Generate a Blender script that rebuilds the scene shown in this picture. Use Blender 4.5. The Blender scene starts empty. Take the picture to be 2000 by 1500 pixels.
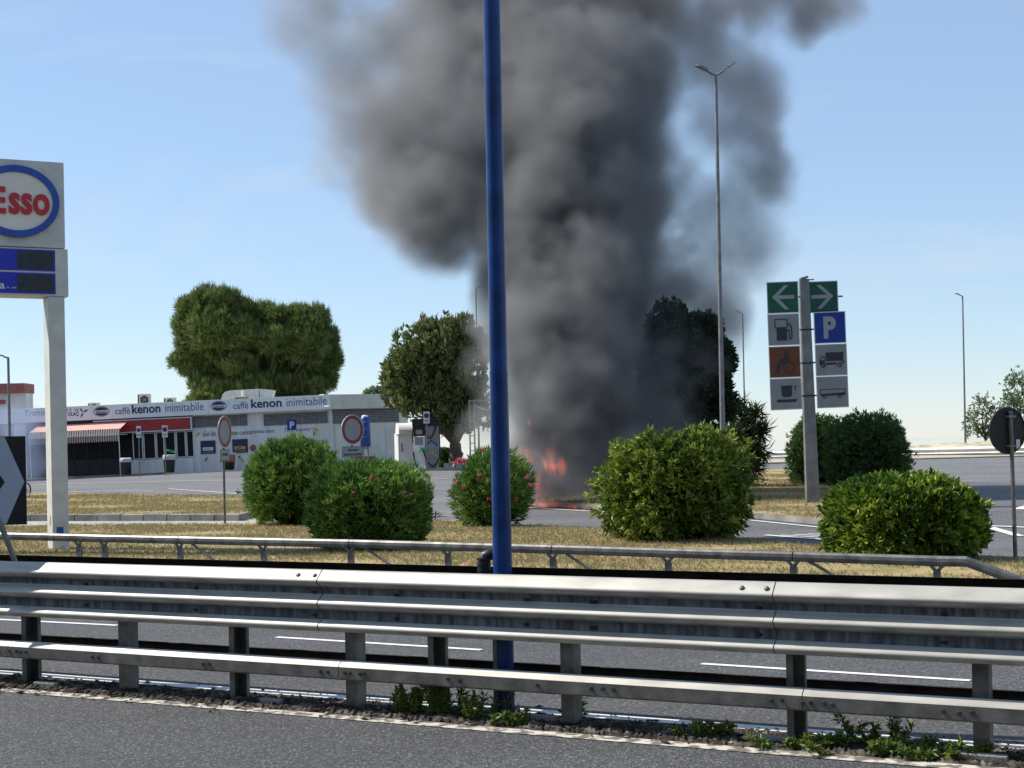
import bpy, bmesh, math, random
import numpy as np
from mathutils import Vector, Matrix

sc = bpy.context.scene
COL = sc.collection
# ------------------------------------------------------------------ camera, sky, sun, exposure
F, HZ, CAMH, ROLL = 2900.0, 864.0, 1.85, math.radians(1.1)
CR, SR = math.cos(ROLL), math.sin(ROLL)
cam = bpy.data.cameras.new("camera"); cam_o = bpy.data.objects.new("camera", cam); COL.objects.link(cam_o)
cam.sensor_width = 36.0; cam.lens = 36.0 * F / 2000.0
cam.shift_y = (HZ - 750.0) / 2000.0
cam.clip_start = 0.1; cam.clip_end = 20000
cam_o.matrix_world = Matrix(((CR, SR, 0, 0), (0, 0, -1, 0), (-SR, CR, 0, CAMH), (0, 0, 0, 1)))
sc.camera = cam_o

SUN_EL, SUN_AZ = math.radians(47), math.radians(-72)     # azimuth from +Y towards +X
sun_dir = Vector((math.sin(SUN_AZ) * math.cos(SUN_EL), math.cos(SUN_AZ) * math.cos(SUN_EL), math.sin(SUN_EL)))
world = bpy.data.worlds.new("World"); sc.world = world; world.use_nodes = True
wn = world.node_tree; wn.nodes.clear()
sky = wn.nodes.new("ShaderNodeTexSky"); sky.sky_type = 'NISHITA'; sky.sun_disc = False
sky.sun_elevation = SUN_EL; sky.sun_rotation = SUN_AZ
sky.altitude = 50; sky.air_density = 1.0; sky.dust_density = 0.0; sky.ozone_density = 3.5
bg = wn.nodes.new("ShaderNodeBackground"); bg.inputs['Strength'].default_value = 0.142
wo = wn.nodes.new("ShaderNodeOutputWorld")
veil = wn.nodes.new("ShaderNodeMix"); veil.data_type = 'RGBA'; veil.inputs[0].default_value = 0.52      # pale summer haze over the whole sky
veil.inputs[7].default_value = (2.3, 3.1, 4.3, 1)
ct = wn.nodes.new("ShaderNodeTexCoord"); cm = wn.nodes.new("ShaderNodeMapping"); cm.inputs['Scale'].default_value = (2.2, 2.2, 9.0); cm.inputs['Rotation'].default_value = (0.0, 0.22, 0.3)
cn = wn.nodes.new("ShaderNodeTexNoise"); cn.inputs['Scale'].default_value = 1.6; cn.inputs['Detail'].default_value = 7; cn.inputs['Roughness'].default_value = 0.6; cn.inputs['Distortion'].default_value = 0.6
cr_ = wn.nodes.new("ShaderNodeMapRange"); cr_.inputs[1].default_value = 0.52; cr_.inputs[2].default_value = 0.85; cr_.inputs[3].default_value = 0.0; cr_.inputs[4].default_value = 0.45
cx = wn.nodes.new("ShaderNodeMix"); cx.data_type = 'RGBA'; cx.inputs[7].default_value = (4.3, 4.6, 4.9, 1)                   # faint thin cirrus
wn.links.new(ct.outputs['Generated'], cm.inputs[0]); wn.links.new(cm.outputs[0], cn.inputs['Vector']); wn.links.new(cn.outputs[0], cr_.inputs[0]); wn.links.new(cr_.outputs[0], cx.inputs[0])
wn.links.new(sky.outputs[0], veil.inputs[6]); wn.links.new(veil.outputs[2], cx.inputs[6]); wn.links.new(cx.outputs[2], bg.inputs[0]); wn.links.new(bg.outputs[0], wo.inputs[0])
sl = bpy.data.lights.new("sun", 'SUN'); sl.energy = 5.0; sl.angle = math.radians(0.53); sl.color = (1.0, 0.93, 0.82)
so = bpy.data.objects.new("sun", sl); COL.objects.link(so)
so.rotation_euler = sun_dir.to_track_quat('Z', 'Y').to_euler()
sc.view_settings.view_transform = 'Standard'; sc.view_settings.look = 'None'
sc.view_settings.exposure = 0.32; sc.view_settings.gamma = 1.0; sc.view_settings.use_curve_mapping = False
sc.render.engine = 'CYCLES'
sc.cycles.use_denoising = True
sc.cycles.max_bounces = 8; sc.cycles.volume_bounces = 4; sc.cycles.transparent_max_bounces = 16
sc.cycles.volume_step_rate = 1.0; sc.cycles.volume_max_steps = 256

# ------------------------------------------------------------------ helpers
rng = np.random.default_rng(7); random.seed(7)

def W(px, py, Y):
    """the point of the place at depth Y that the photo (2000 px wide) shows at px, py"""
    dx, dy = px - 1000.0, py - HZ
    return Vector(((dx * CR - dy * SR) * Y / F, Y, CAMH + (-dx * SR - dy * CR) * Y / F))

def ramp(Y): return np.clip((np.asarray(Y, float) - 44.0) / 30.0, 0, 1)
def g(X, Y): return ramp(Y) * np.clip(0.66 + 0.0276 * (np.asarray(X, float) + 10.6), 0.02, 0.55)

def G(px, py, off=0.0):
    z = off; p = None
    for _ in range(40):
        dx, dy = px - 1000.0, py - HZ
        v = -dx * SR - dy * CR
        Y = max(1.0, min(400.0, F * (CAMH - z) / max(-v, 1e-3)))
        p = W(px, py, Y); z = 0.5 * z + 0.5 * (float(g(p.x, p.y)) + off)
    return Vector((p.x, p.y, float(g(p.x, p.y)) + off))

def put(o, parent=None, loc=None, rot=None):
    COL.objects.link(o)
    if parent: o.parent = parent
    if loc is not None: o.location = loc
    if rot is not None: o.rotation_euler = rot
    return o

def tag(o, label=None, cat=None, group=None, kind=None):
    for k, v in (("label", label), ("category", cat), ("group", group), ("kind", kind)):
        if v: o[k] = v
    return o

def empty(name, loc, rz=0.0, label=None, cat=None, group=None, ry=0.0):
    o = bpy.data.objects.new(name, None); o.empty_display_size = 0.2
    put(o, None, loc, (0, ry, rz)); return tag(o, label, cat, group)

def copy_thing(root, loc, rz=None, label=None):
    r = root.copy(); COL.objects.link(r); r.location = loc
    if rz is not None: r.rotation_euler[2] = rz
    if label: r['label'] = label
    for ch in list(root.children):
        c = ch.copy(); COL.objects.link(c); c.parent = r
        for gch in list(ch.children):
            d = gch.copy(); COL.objects.link(d); d.parent = c
    return r

def fast_mesh(name, V, Fc, smooth=False, attr=None):
    """V (n,3), Fc (m,k) all faces with k corners"""
    V = np.asarray(V, np.float32); Fc = np.asarray(Fc, np.int32)
    me = bpy.data.meshes.new(name); k = Fc.shape[1]
    me.vertices.add(len(V)); me.vertices.foreach_set("co", V.ravel())
    me.loops.add(Fc.size); me.loops.foreach_set("vertex_index", Fc.ravel())
    me.polygons.add(len(Fc)); me.polygons.foreach_set("loop_start", np.arange(0, Fc.size, k, dtype=np.int32))
    me.polygons.foreach_set("use_smooth", np.full(len(Fc), smooth))
    if attr is not None:
        a = me.attributes.new("rnd", 'FLOAT', 'POINT'); a.data.foreach_set("value", np.asarray(attr, np.float32))
    me.update(calc_edges=True); me.validate(); return me

class MB:
    def __init__(s): s.v = []; s.f = []; s.sm = []
    def add(s, vs, fs, smooth=False):
        n = len(s.v); s.v += [tuple(p) for p in vs]
        s.f += [tuple(i + n for i in f) for f in fs]; s.sm += [smooth] * len(fs); return s
    def box(s, c, d, R=None):
        c = Vector(c); vs = []
        for z in (-.5, .5):
            for (x, y) in ((-.5, -.5), (.5, -.5), (.5, .5), (-.5, .5)):
                p = Vector((x * d[0], y * d[1], z * d[2])); vs.append(c + (R @ p if R else p))
        return s.add(vs, [(3, 2, 1, 0), (4, 5, 6, 7), (0, 1, 5, 4), (1, 2, 6, 5), (2, 3, 7, 6), (3, 0, 4, 7)])
    def b2(s, lo, hi):
        return s.box([(a + b) / 2 for a, b in zip(lo, hi)], [b - a for a, b in zip(lo, hi)])
    def tube(s, pts, r, n=10, cap=True, smooth=True):
        pts = [Vector(p) for p in pts]; rs = r if isinstance(r, (list, tuple)) else [r] * len(pts)
        vs = []; fs = []; up = None
        for i, p in enumerate(pts):
            t = (pts[min(i + 1, len(pts) - 1)] - pts[max(i - 1, 0)]).normalized()
            if up is None: up = Vector((0, 0, 1)) if abs(t.z) < .9 else Vector((1, 0, 0))
            a = t.cross(up).normalized(); b = a.cross(t).normalized(); up = b
            for k in range(n):
                an = 2 * math.pi * k / n; vs.append(p + (a * math.cos(an) + b * math.sin(an)) * rs[i])
        for i in range(len(pts) - 1):
            for k in range(n):
                fs.append((i * n + k, i * n + (k + 1) % n, (i + 1) * n + (k + 1) % n, (i + 1) * n + k))
        s.add(vs, fs, smooth)
        if cap:
            s.add([vs[k] for k in range(n)], [tuple(range(n))[::-1]]); s.add(vs[-n:], [tuple(range(n))])
        return s
    def prism(s, poly, y0, y1):
        """poly in local x,z; extruded from y0 (front) to y1 (back)"""
        n = len(poly); vs = [(x, y0, z) for x, z in poly] + [(x, y1, z) for x, z in poly]
        fs = [tuple(range(n)), tuple(range(2 * n - 1, n - 1, -1))] + [(i, i + n, (i + 1) % n + n, (i + 1) % n) for i in range(n)]
        return s.add(vs, fs)
    def extr(s, prof, A, B, out, closed=False, smooth=False):
        """profile (d along out, z) swept from A to B"""
        A, B, out = Vector(A), Vector(B), Vector(out); n = len(prof); vs = []
        for P in (A, B):
            vs += [P + out * d + Vector((0, 0, z)) for d, z in prof]
        m = n if closed else n - 1
        return s.add(vs, [(i, (i + 1) % n, (i + 1) % n + n, i + n) for i in range(m)], smooth)
    def lathe(s, prof, n=20, c=(0, 0, 0), smooth=True):
        vs = []; c = Vector(c)
        for r, z in prof:
            vs += [c + Vector((r * math.cos(2 * math.pi * k / n), r * math.sin(2 * math.pi * k / n), z)) for k in range(n)]
        fs = [(i * n + k, i * n + (k + 1) % n, (i + 1) * n + (k + 1) % n, (i + 1) * n + k) for i in range(len(prof) - 1) for k in range(n)]
        return s.add(vs, fs, smooth)
    def mesh(s, name):
        me = bpy.data.meshes.new(name); me.from_pydata(s.v, [], s.f); me.polygons.foreach_set("use_smooth", s.sm)
        bm = bmesh.new(); bm.from_mesh(me); bmesh.ops.recalc_face_normals(bm, faces=bm.faces); bm.to_mesh(me); bm.free()
        me.update(); return me
    def build(s, name, mat, parent=None, loc=None, rot=None, bevel=0.0):
        o = bpy.data.objects.new(name, s.mesh(name)); o.data.materials.append(mat); put(o, parent, loc, rot)
        if bevel:
            m = o.modifiers.new("bevel", 'BEVEL'); m.width = bevel; m.segments = 2; m.limit_method = 'ANGLE'
        return o

def ellipse(cx, cz, rx, rz, n=32): return [(cx + rx * math.cos(2 * math.pi * k / n), cz + rz * math.sin(2 * math.pi * k / n)) for k in range(n)]
def ring(mb, cx, cz, ro, ri, y0, y1, n=36):
    """flat ring in x,z: ro, ri = (rx, rz)"""
    o, i = ellipse(cx, cz, *ro, n), ellipse(cx, cz, *ri, n)
    vs = [(x, y0, z) for x, z in o] + [(x, y0, z) for x, z in i] + [(x, y1, z) for x, z in o] + [(x, y1, z) for x, z in i]
    fs = []
    for k in range(n):
        j = (k + 1) % n
        fs += [(k, j, n + j, n + k), (2 * n + k, 3 * n + k, 3 * n + j, 2 * n + j), (k, 2 * n + k, 2 * n + j, j), (n + k, n + j, 3 * n + j, 3 * n + k)]
    return mb.add(vs, fs)

_txt = {}
def text(s, width, height, mat, parent, x, y, z, bold=0.0, shear=0.0, name="lettering", thick=0.006, rz=None):
    """lettering in the local x,z plane facing -y; x,z = lower left corner of its box"""
    key = (s, bold, shear)
    if key not in _txt:
        cu = bpy.data.curves.new("lettering", 'FONT'); cu.body = s; cu.extrude = 0.02; cu.offset = bold; cu.shear = shear; cu.resolution_u = 3
        to = bpy.data.objects.new("lettering", cu); COL.objects.link(to)
        me = bpy.data.meshes.new_from_object(to.evaluated_get(bpy.context.evaluated_depsgraph_get()))
        bpy.data.objects.remove(to); bpy.data.curves.remove(cu)
        n = len(me.vertices); co = np.empty(n * 3, np.float32); me.vertices.foreach_get("co", co); _txt[key] = (me, co.reshape(-1, 3))
    me0, co = _txt[key]; me = me0.copy(); lo, hi = co.min(0), co.max(0)
    q = np.empty_like(co)
    q[:, 0] = (co[:, 0] - lo[0]) / (hi[0] - lo[0]) * width
    q[:, 2] = (co[:, 1] - lo[1]) / (hi[1] - lo[1]) * height
    q[:, 1] = -(co[:, 2] - lo[2]) / max(hi[2] - lo[2], 1e-6) * thick
    me.vertices.foreach_set("co", q.ravel()); me.update(); me.materials.clear(); me.materials.append(mat)
    o = bpy.data.objects.new(name, me); put(o, parent, (x, y, z))
    if rz is not None: o.rotation_euler = (0, rz, 0)
    return o

# ------------------------------------------------------------------ materials
def mat(name, col, rough=0.6, var=0.15, scale=6.0, metal=0.0, bump=0.0, bscale=40.0, spec=0.4, col2=None, lo=0.35, hi=0.65, detail=6.0, stretch=None, coat=0.0):
    m = bpy.data.materials.new(name); m.use_nodes = True; nt = m.node_tree; b = nt.nodes['Principled BSDF']
    b.inputs['Roughness'].default_value = rough; b.inputs['Metallic'].default_value = metal
    b.inputs['Specular IOR Level'].default_value = spec; b.inputs['Coat Weight'].default_value = coat
    tc = nt.nodes.new('ShaderNodeTexCoord'); mp = nt.nodes.new('ShaderNodeMapping'); nt.links.new(tc.outputs['Object'], mp.inputs[0])
    if stretch: mp.inputs['Scale'].default_value = stretch
    no = nt.nodes.new('ShaderNodeTexNoise'); no.inputs['Scale'].default_value = scale; no.inputs['Detail'].default_value = detail
    nt.links.new(mp.outputs[0], no.inputs['Vector'])
    cr = nt.nodes.new('ShaderNodeValToRGB'); cr.color_ramp.elements[0].position = lo; cr.color_ramp.elements[1].position = hi
    c2 = col2 if col2 else [min(1, c * (1 + var)) for c in col]; c1 = col if col2 else [c * (1 - var) for c in col]
    cr.color_ramp.elements[0].color = (*c1, 1); cr.color_ramp.elements[1].color = (*c2, 1)
    nt.links.new(no.outputs[0], cr.inputs[0]); nt.links.new(cr.outputs[0], b.inputs['Base Color'])
    if bump:
        n2 = nt.nodes.new('ShaderNodeTexNoise'); n2.inputs['Scale'].default_value = bscale; n2.inputs['Detail'].default_value = 4
        nt.links.new(mp.outputs[0], n2.inputs['Vector'])
        bp = nt.nodes.new('ShaderNodeBump'); bp.inputs['Strength'].default_value = bump; bp.inputs['Distance'].default_value = 0.02
        nt.links.new(n2.outputs[0], bp.inputs['Height']); nt.links.new(bp.outputs[0], b.inputs['Normal'])
    return m

def asphalt(name, dark, mid, light, vscale=95.0, big=0.25):
    m = bpy.data.materials.new(name); m.use_nodes = True; nt = m.node_tree; b = nt.nodes['Principled BSDF']
    b.inputs['Roughness'].default_value = 0.8; b.inputs['Specular IOR Level'].default_value = 0.25
    tc = nt.nodes.new('ShaderNodeTexCoord')
    vo = nt.nodes.new('ShaderNodeTexVoronoi'); vo.inputs['Scale'].default_value = vscale; nt.links.new(tc.outputs['Object'], vo.inputs['Vector'])
    sep = nt.nodes.new('ShaderNodeSeparateColor'); nt.links.new(vo.outputs['Color'], sep.inputs[0])
    cr = nt.nodes.new('ShaderNodeValToRGB'); e = cr.color_ramp.elements
    e[0].position = 0.0; e[0].color = (*dark, 1); e[1].position = 1.0; e[1].color = (*light, 1)
    x = e.new(0.5); x.color = (*mid, 1); x = e.new(0.85); x.color = (*[c * 1.15 for c in mid], 1)
    nt.links.new(sep.outputs[0], cr.inputs[0])
    no = nt.nodes.new('ShaderNodeTexNoise'); no.inputs['Scale'].default_value = 0.35; no.inputs['Detail'].default_value = 7; no.inputs['Roughness'].default_value = 0.65
    mp = nt.nodes.new('ShaderNodeMapping'); mp.inputs['Rotation'].default_value = (0, 0, math.radians(27)); mp.inputs['Scale'].default_value = (0.35, 1.6, 1)
    nt.links.new(tc.outputs['Object'], mp.inputs[0]); nt.links.new(mp.outputs[0], no.inputs['Vector'])
    ml = nt.nodes.new('ShaderNodeMapRange'); ml.inputs[1].default_value = 0.3; ml.inputs[2].default_value = 0.7
    ml.inputs[3].default_value = 1 - big; ml.inputs[4].default_value = 1 + big; nt.links.new(no.outputs[0], ml.inputs[0])
    mx = nt.nodes.new('ShaderNodeMix'); mx.data_type = 'RGBA'; mx.blend_type = 'MULTIPLY'; mx.inputs[0].default_value = 1.0
    nt.links.new(cr.outputs[0], mx.inputs[6]); nt.links.new(ml.outputs[0], mx.inputs[7]); nt.links.new(mx.outputs[2], b.inputs['Base Color'])
    bp = nt.nodes.new('ShaderNodeBump'); bp.inputs['Strength'].default_value = 0.5; bp.inputs['Distance'].default_value = 0.006
    nt.links.new(sep.outputs[1], bp.inputs['Height']); nt.links.new(bp.outputs[0], b.inputs['Normal'])
    return m

def worn_paint(name, paint, under, cover=0.5, scale=9.0):
    return mat(name, under, 0.7, scale=scale, col2=paint, lo=cover - 0.06, hi=cover + 0.04, detail=9, spec=0.2)

def leaf_mat(name, cols, trans=0.3, rough=0.45):
    m = bpy.data.materials.new(name); m.use_nodes = True; nt = m.node_tree; b = nt.nodes['Principled BSDF']
    at = nt.nodes.new('ShaderNodeAttribute'); at.attribute_name = "rnd"
    cr = nt.nodes.new('ShaderNodeValToRGB'); e = cr.color_ramp.elements
    e[0].color = (*cols[0], 1); e[1].color = (*cols[-1], 1)
    for i, c in enumerate(cols[1:-1]): x = e.new((i + 1) / (len(cols) - 1)); x.color = (*c, 1)
    nt.links.new(at.outputs['Fac'], cr.inputs[0]); nt.links.new(cr.outputs[0], b.inputs['Base Color'])
    b.inputs['Roughness'].default_value = rough; b.inputs['Specular IOR Level'].default_value = 0.35
    tr = nt.nodes.new('ShaderNodeBsdfTranslucent'); nt.links.new(cr.outputs[0], tr.inputs[0])
    mx = nt.nodes.new('ShaderNodeMixShader'); mx.inputs[0].default_value = trans
    nt.links.new(b.outputs[0], mx.inputs[1]); nt.links.new(tr.outputs[0], mx.inputs[2])
    nt.links.new(mx.outputs[0], nt.nodes['Material Output'].inputs['Surface'])
    return m

M = {}
M['asph_near'] = asphalt("near_asphalt", (0.025, 0.026, 0.028), (0.072, 0.074, 0.078), (0.24, 0.24, 0.235), 100, 0.24)
M['asph_far'] = asphalt("far_asphalt", (0.035, 0.035, 0.037), (0.078, 0.079, 0.081), (0.2, 0.2, 0.2), 75, 0.18)
M['asph_yard'] = asphalt("yard_asphalt", (0.10, 0.10, 0.105), (0.16, 0.16, 0.165), (0.25, 0.25, 0.25), 30, 0.22)
M['asph_lane'] = asphalt("lane_asphalt", (0.07, 0.07, 0.075), (0.12, 0.12, 0.125), (0.22, 0.22, 0.22), 40, 0.2)
M['concrete'] = mat("concrete", (0.34, 0.33, 0.30), 0.85, 0.25, 2.0, bump=0.3, bscale=30)
M['kerb'] = mat("kerb_stone", (0.26, 0.25, 0.235), 0.85, 0.3, 1.5, bump=0.3)
M['white_line'] = worn_paint("road_paint", (0.72, 0.71, 0.68), (0.3, 0.3, 0.29), 0.36, 14)
M['faded_line'] = worn_paint("faded_road_paint", (0.55, 0.51, 0.44), (0.16, 0.15, 0.13), 0.51, 11)
M['grass_soil'] = mat("dry_lawn", (0.36, 0.275, 0.15), 0.95, scale=0.9, col2=(0.22, 0.2, 0.09), lo=0.42, hi=0.6, bump=0.6, bscale=14, spec=0.05, detail=10)
M['dirt'] = mat("dirt", (0.035, 0.03, 0.025), 0.95, scale=7.0, col2=(0.2, 0.175, 0.14), lo=0.45, hi=0.75, bump=0.9, bscale=26, spec=0.05)
M['sand'] = mat("pale_earth", (0.42, 0.38, 0.28), 0.95, 0.25, 1.2, bump=0.4, spec=0.05)
M['field'] = mat("dry_field", (0.13, 0.12, 0.06), 0.95, 0.3, 0.5, spec=0.05)
M['galv'] = mat("galvanised_steel", (0.2, 0.195, 0.18), 0.45, scale=5, col2=(0.4, 0.395, 0.37), lo=0.3, hi=0.75, metal=0.6, bump=0.05, bscale=60, detail=8, stretch=(1, 1, 3))
M['galv_lit'] = mat("sunlit_zinc", (0.36, 0.35, 0.315), 0.52, scale=3.5, col2=(0.5, 0.485, 0.44), lo=0.3, hi=0.7, metal=0.25, bump=0.06, bscale=70, detail=9, stretch=(1, 3, 3))  # lighter zinc, sunlight painted into the upward slopes
M['galv_shade_grime'] = mat("shaded_grimy_zinc", (0.055, 0.058, 0.065), 0.6, scale=9, col2=(0.2, 0.205, 0.21), lo=0.36, hi=0.72, metal=0.3, bump=0.08, bscale=60, detail=9, stretch=(3, 1, 0.5))  # grime streaks, with the shade of the valleys painted in
M['galv_far'] = mat("bright_galvanised", (0.62, 0.62, 0.6), 0.5, 0.08, 2, metal=0.2)
M['galv_old'] = mat("weathered_steel", (0.1, 0.098, 0.092), 0.5, scale=7, col2=(0.26, 0.255, 0.235), lo=0.3, hi=0.75, metal=0.6, bump=0.08, bscale=50, detail=8)
M['shade_grime'] = mat("shaded_grimy_steel", (0.035, 0.03, 0.027), 0.8, 0.4, 6, spec=0.2)  # dirty steel, blackened to paint in the shade on the rear rails
M['bolt'] = mat("dark_bolt", (0.05, 0.047, 0.045), 0.6, 0.3, 20, metal=0.5)
M['blue_paint'] = mat("blue_paint", (0.006, 0.036, 0.145), 0.3, 0.3, 5, coat=0.0, spec=0.3, bump=0.02)
M['grey_paint'] = mat("grey_paint", (0.56, 0.56, 0.53), 0.5, 0.1, 3)
M['pole_grey'] = mat("pole_grey", (0.2, 0.205, 0.21), 0.55, 0.2, 4, metal=0.3)
M['white_paint'] = mat("white_paint", (0.76, 0.75, 0.71), 0.5, 0.07, 1.5)
M['white_wall'] = mat("white_wall", (0.5, 0.5, 0.485), 0.6, scale=1.6, col2=(0.74, 0.74, 0.72), lo=0.25, hi=0.6, stretch=(1.5, 1, 0.25), detail=9)
M['grey_wall'] = mat("grey_wall", (0.58, 0.57, 0.5), 0.6, 0.12, 1.0)
M['fascia'] = mat("fascia_white", (0.76, 0.77, 0.78), 0.4, 0.05, 0.8)
M['navy'] = mat("navy_print", (0.02, 0.035, 0.085), 0.4, 0.1)
M['steel_blue'] = mat("slate_blue_print", (0.06, 0.14, 0.28), 0.4, 0.1)
M['red'] = mat("red_panel", (0.36, 0.03, 0.035), 0.4, 0.1, 2)
M['red_letter'] = mat("red_letter", (0.5, 0.02, 0.03), 0.35, 0.06)
M['dull_red'] = mat("dull_red", (0.28, 0.1, 0.085), 0.6, 0.2, 3)
M['esso_blue'] = mat("royal_blue", (0.02, 0.075, 0.34), 0.35, 0.06)
M['price_blue'] = mat("price_blue", (0.02, 0.03, 0.42), 0.35, 0.1, 2)
M['display'] = mat("display_dark", (0.028, 0.03, 0.036), 0.4, 0.2, 12)
M['cream'] = mat("cream_plastic", (0.74, 0.7, 0.62), 0.35, 0.05, 2)
M['black'] = mat("black_plastic", (0.012, 0.012, 0.013), 0.45, 0.2, 8)
M['sign_back'] = mat("sign_back", (0.018, 0.019, 0.021), 0.6, 0.3, 5)
M['sign_white'] = mat("sign_white", (0.62, 0.63, 0.64), 0.4, 0.06, 3)
M['sign_grey'] = mat("sign_grey", (0.24, 0.255, 0.27), 0.4, 0.08, 3)
M['sign_green'] = mat("sign_green", (0.008, 0.09, 0.055), 0.35, 0.1, 4)
M['sign_blue'] = mat("sign_blue", (0.008, 0.035, 0.24), 0.35, 0.1, 4)
M['sign_brown'] = mat("sign_brown", (0.15, 0.045, 0.018), 0.4, 0.12, 5)
M['sign_red'] = mat("sign_red", (0.2, 0.014, 0.022), 0.4, 0.1, 5)
M['glyph_light'] = mat("glyph_light", (0.3, 0.32, 0.33), 0.4, 0.05)
M['glyph_dark'] = mat("glyph_dark", (0.03, 0.034, 0.042), 0.4, 0.1)
M['sky_glyph'] = mat("chevron_white", (0.36, 0.4, 0.47), 0.3, 0.08, 3)
M['glass'] = mat("dark_glass", (0.01, 0.012, 0.017), 0.2, 0.3, 1.5, spec=0.2)
M['frame'] = mat("white_frame", (0.62, 0.63, 0.63), 0.45, 0.06)
M['louver'] = mat("grey_louver", (0.3, 0.3, 0.29), 0.6, 0.15)
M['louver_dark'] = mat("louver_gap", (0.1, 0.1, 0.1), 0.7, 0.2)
M['awning'] = mat("awning_cloth", (0.66, 0.36, 0.3), 0.8, 0.08, 3)
M['awning_dark'] = mat("awning_stripe", (0.11, 0.05, 0.04), 0.8, 0.15)
M['awning_pale'] = mat("awning_pale", (0.5, 0.42, 0.38), 0.8, 0.1)
M['poster'] = mat("brown_poster", (0.22, 0.13, 0.05), 0.5, scale=9, col2=(0.42, 0.3, 0.16))
M['leaf_print'] = mat("green_print", (0.05, 0.14, 0.07), 0.5, 0.2)
M['orange'] = mat("orange_print", (0.62, 0.34, 0.07), 0.5, 0.15)
M['ac'] = mat("ac_case", (0.6, 0.58, 0.53), 0.6, 0.1, 3)
M['duct'] = mat("duct_sheet", (0.55, 0.56, 0.55), 0.4, 0.12, 3, metal=0.3)
M['bin'] = mat("bin_dark", (0.025, 0.026, 0.028), 0.55, 0.2)
M['liner'] = mat("bin_liner", (0.42, 0.44, 0.46), 0.3, 0.2, 9, bump=0.4)
M['green'] = mat("bright_green", (0.03, 0.34, 0.14), 0.4, 0.1)
M['bark'] = mat("bark", (0.09, 0.07, 0.05), 0.9, 0.35, 6, bump=0.8, bscale=20, stretch=(3, 3, 0.6))
M['twigs_shade_core'] = mat("twigs_shade_core", (0.03, 0.026, 0.017), 0.95, 0.4, 20, spec=0.05)  # stem colour, kept dark as painted shade inside the shrubs
M['stone'] = mat("stone", (0.3, 0.28, 0.25), 0.9, 0.4, 9, bump=0.5)
M['pink'] = leaf_mat("pink_petals", [(0.6, 0.1, 0.17), (0.7, 0.18, 0.26), (0.45, 0.07, 0.1)], 0.3)
M['lf_oleander'] = leaf_mat("oleander_leaf", [(0.036, 0.084, 0.024), (0.090, 0.192, 0.042), (0.204, 0.348, 0.066), (0.408, 0.504, 0.132)], 0.2)
M['lf_privet'] = leaf_mat("shiny_leaf", [(0.037, 0.075, 0.015), (0.106, 0.175, 0.027), (0.237, 0.312, 0.050), (0.450, 0.475, 0.112)], 0.22)
M['lf_pitto'] = leaf_mat("broad_leaf", [(0.026, 0.060, 0.012), (0.072, 0.144, 0.018), (0.204, 0.300, 0.036), (0.432, 0.480, 0.072)], 0.22)
M['lf_dark'] = leaf_mat("dark_leaf", [(0.042, 0.090, 0.026), (0.078, 0.156, 0.042), (0.144, 0.228, 0.066)], 0.25)
M['lf_smoke_shade'] = leaf_mat("smoke_shaded_leaf", [(0.018, 0.035, 0.02), (0.03, 0.055, 0.03), (0.05, 0.08, 0.04)], 0.12)  # leaf colour darkened to stand in for the smoke's shade
M['lf_magnolia'] = leaf_mat("tree_leaf", [(0.045, 0.075, 0.028), (0.12, 0.16, 0.05), (0.23, 0.26, 0.09), (0.36, 0.34, 0.13)], 0.25) if True else leaf_mat("x", [(0.037, 0.062, 0.019), (0.075, 0.106, 0.025), (0.138, 0.156, 0.037), (0.213, 0.188, 0.050)], 0.25)
M['lf_pine'] = leaf_mat("pine_needle", [(0.04, 0.07, 0.025), (0.11, 0.16, 0.045), (0.22, 0.28, 0.08), (0.32, 0.37, 0.11)], 0.3) if True else leaf_mat("x", [(0.049, 0.084, 0.025), (0.084, 0.140, 0.031), (0.147, 0.210, 0.049), (0.210, 0.259, 0.070)], 0.3)
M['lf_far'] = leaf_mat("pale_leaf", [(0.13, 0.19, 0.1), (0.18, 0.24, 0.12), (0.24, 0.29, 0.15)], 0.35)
M['lf_yucca'] = leaf_mat("yucca_leaf", [(0.02, 0.045, 0.015), (0.05, 0.09, 0.025), (0.1, 0.14, 0.04)], 0.2)
M['lf_weed'] = leaf_mat("weed_leaf", [(0.05, 0.1, 0.02), (0.1, 0.16, 0.03), (0.18, 0.23, 0.05), (0.25, 0.24, 0.08)], 0.3)
M['lf_grass'] = leaf_mat("grass_blade", [(0.2, 0.17, 0.08), (0.4, 0.31, 0.16), (0.23, 0.22, 0.09), (0.5, 0.4, 0.23)], 0.3)

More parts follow.
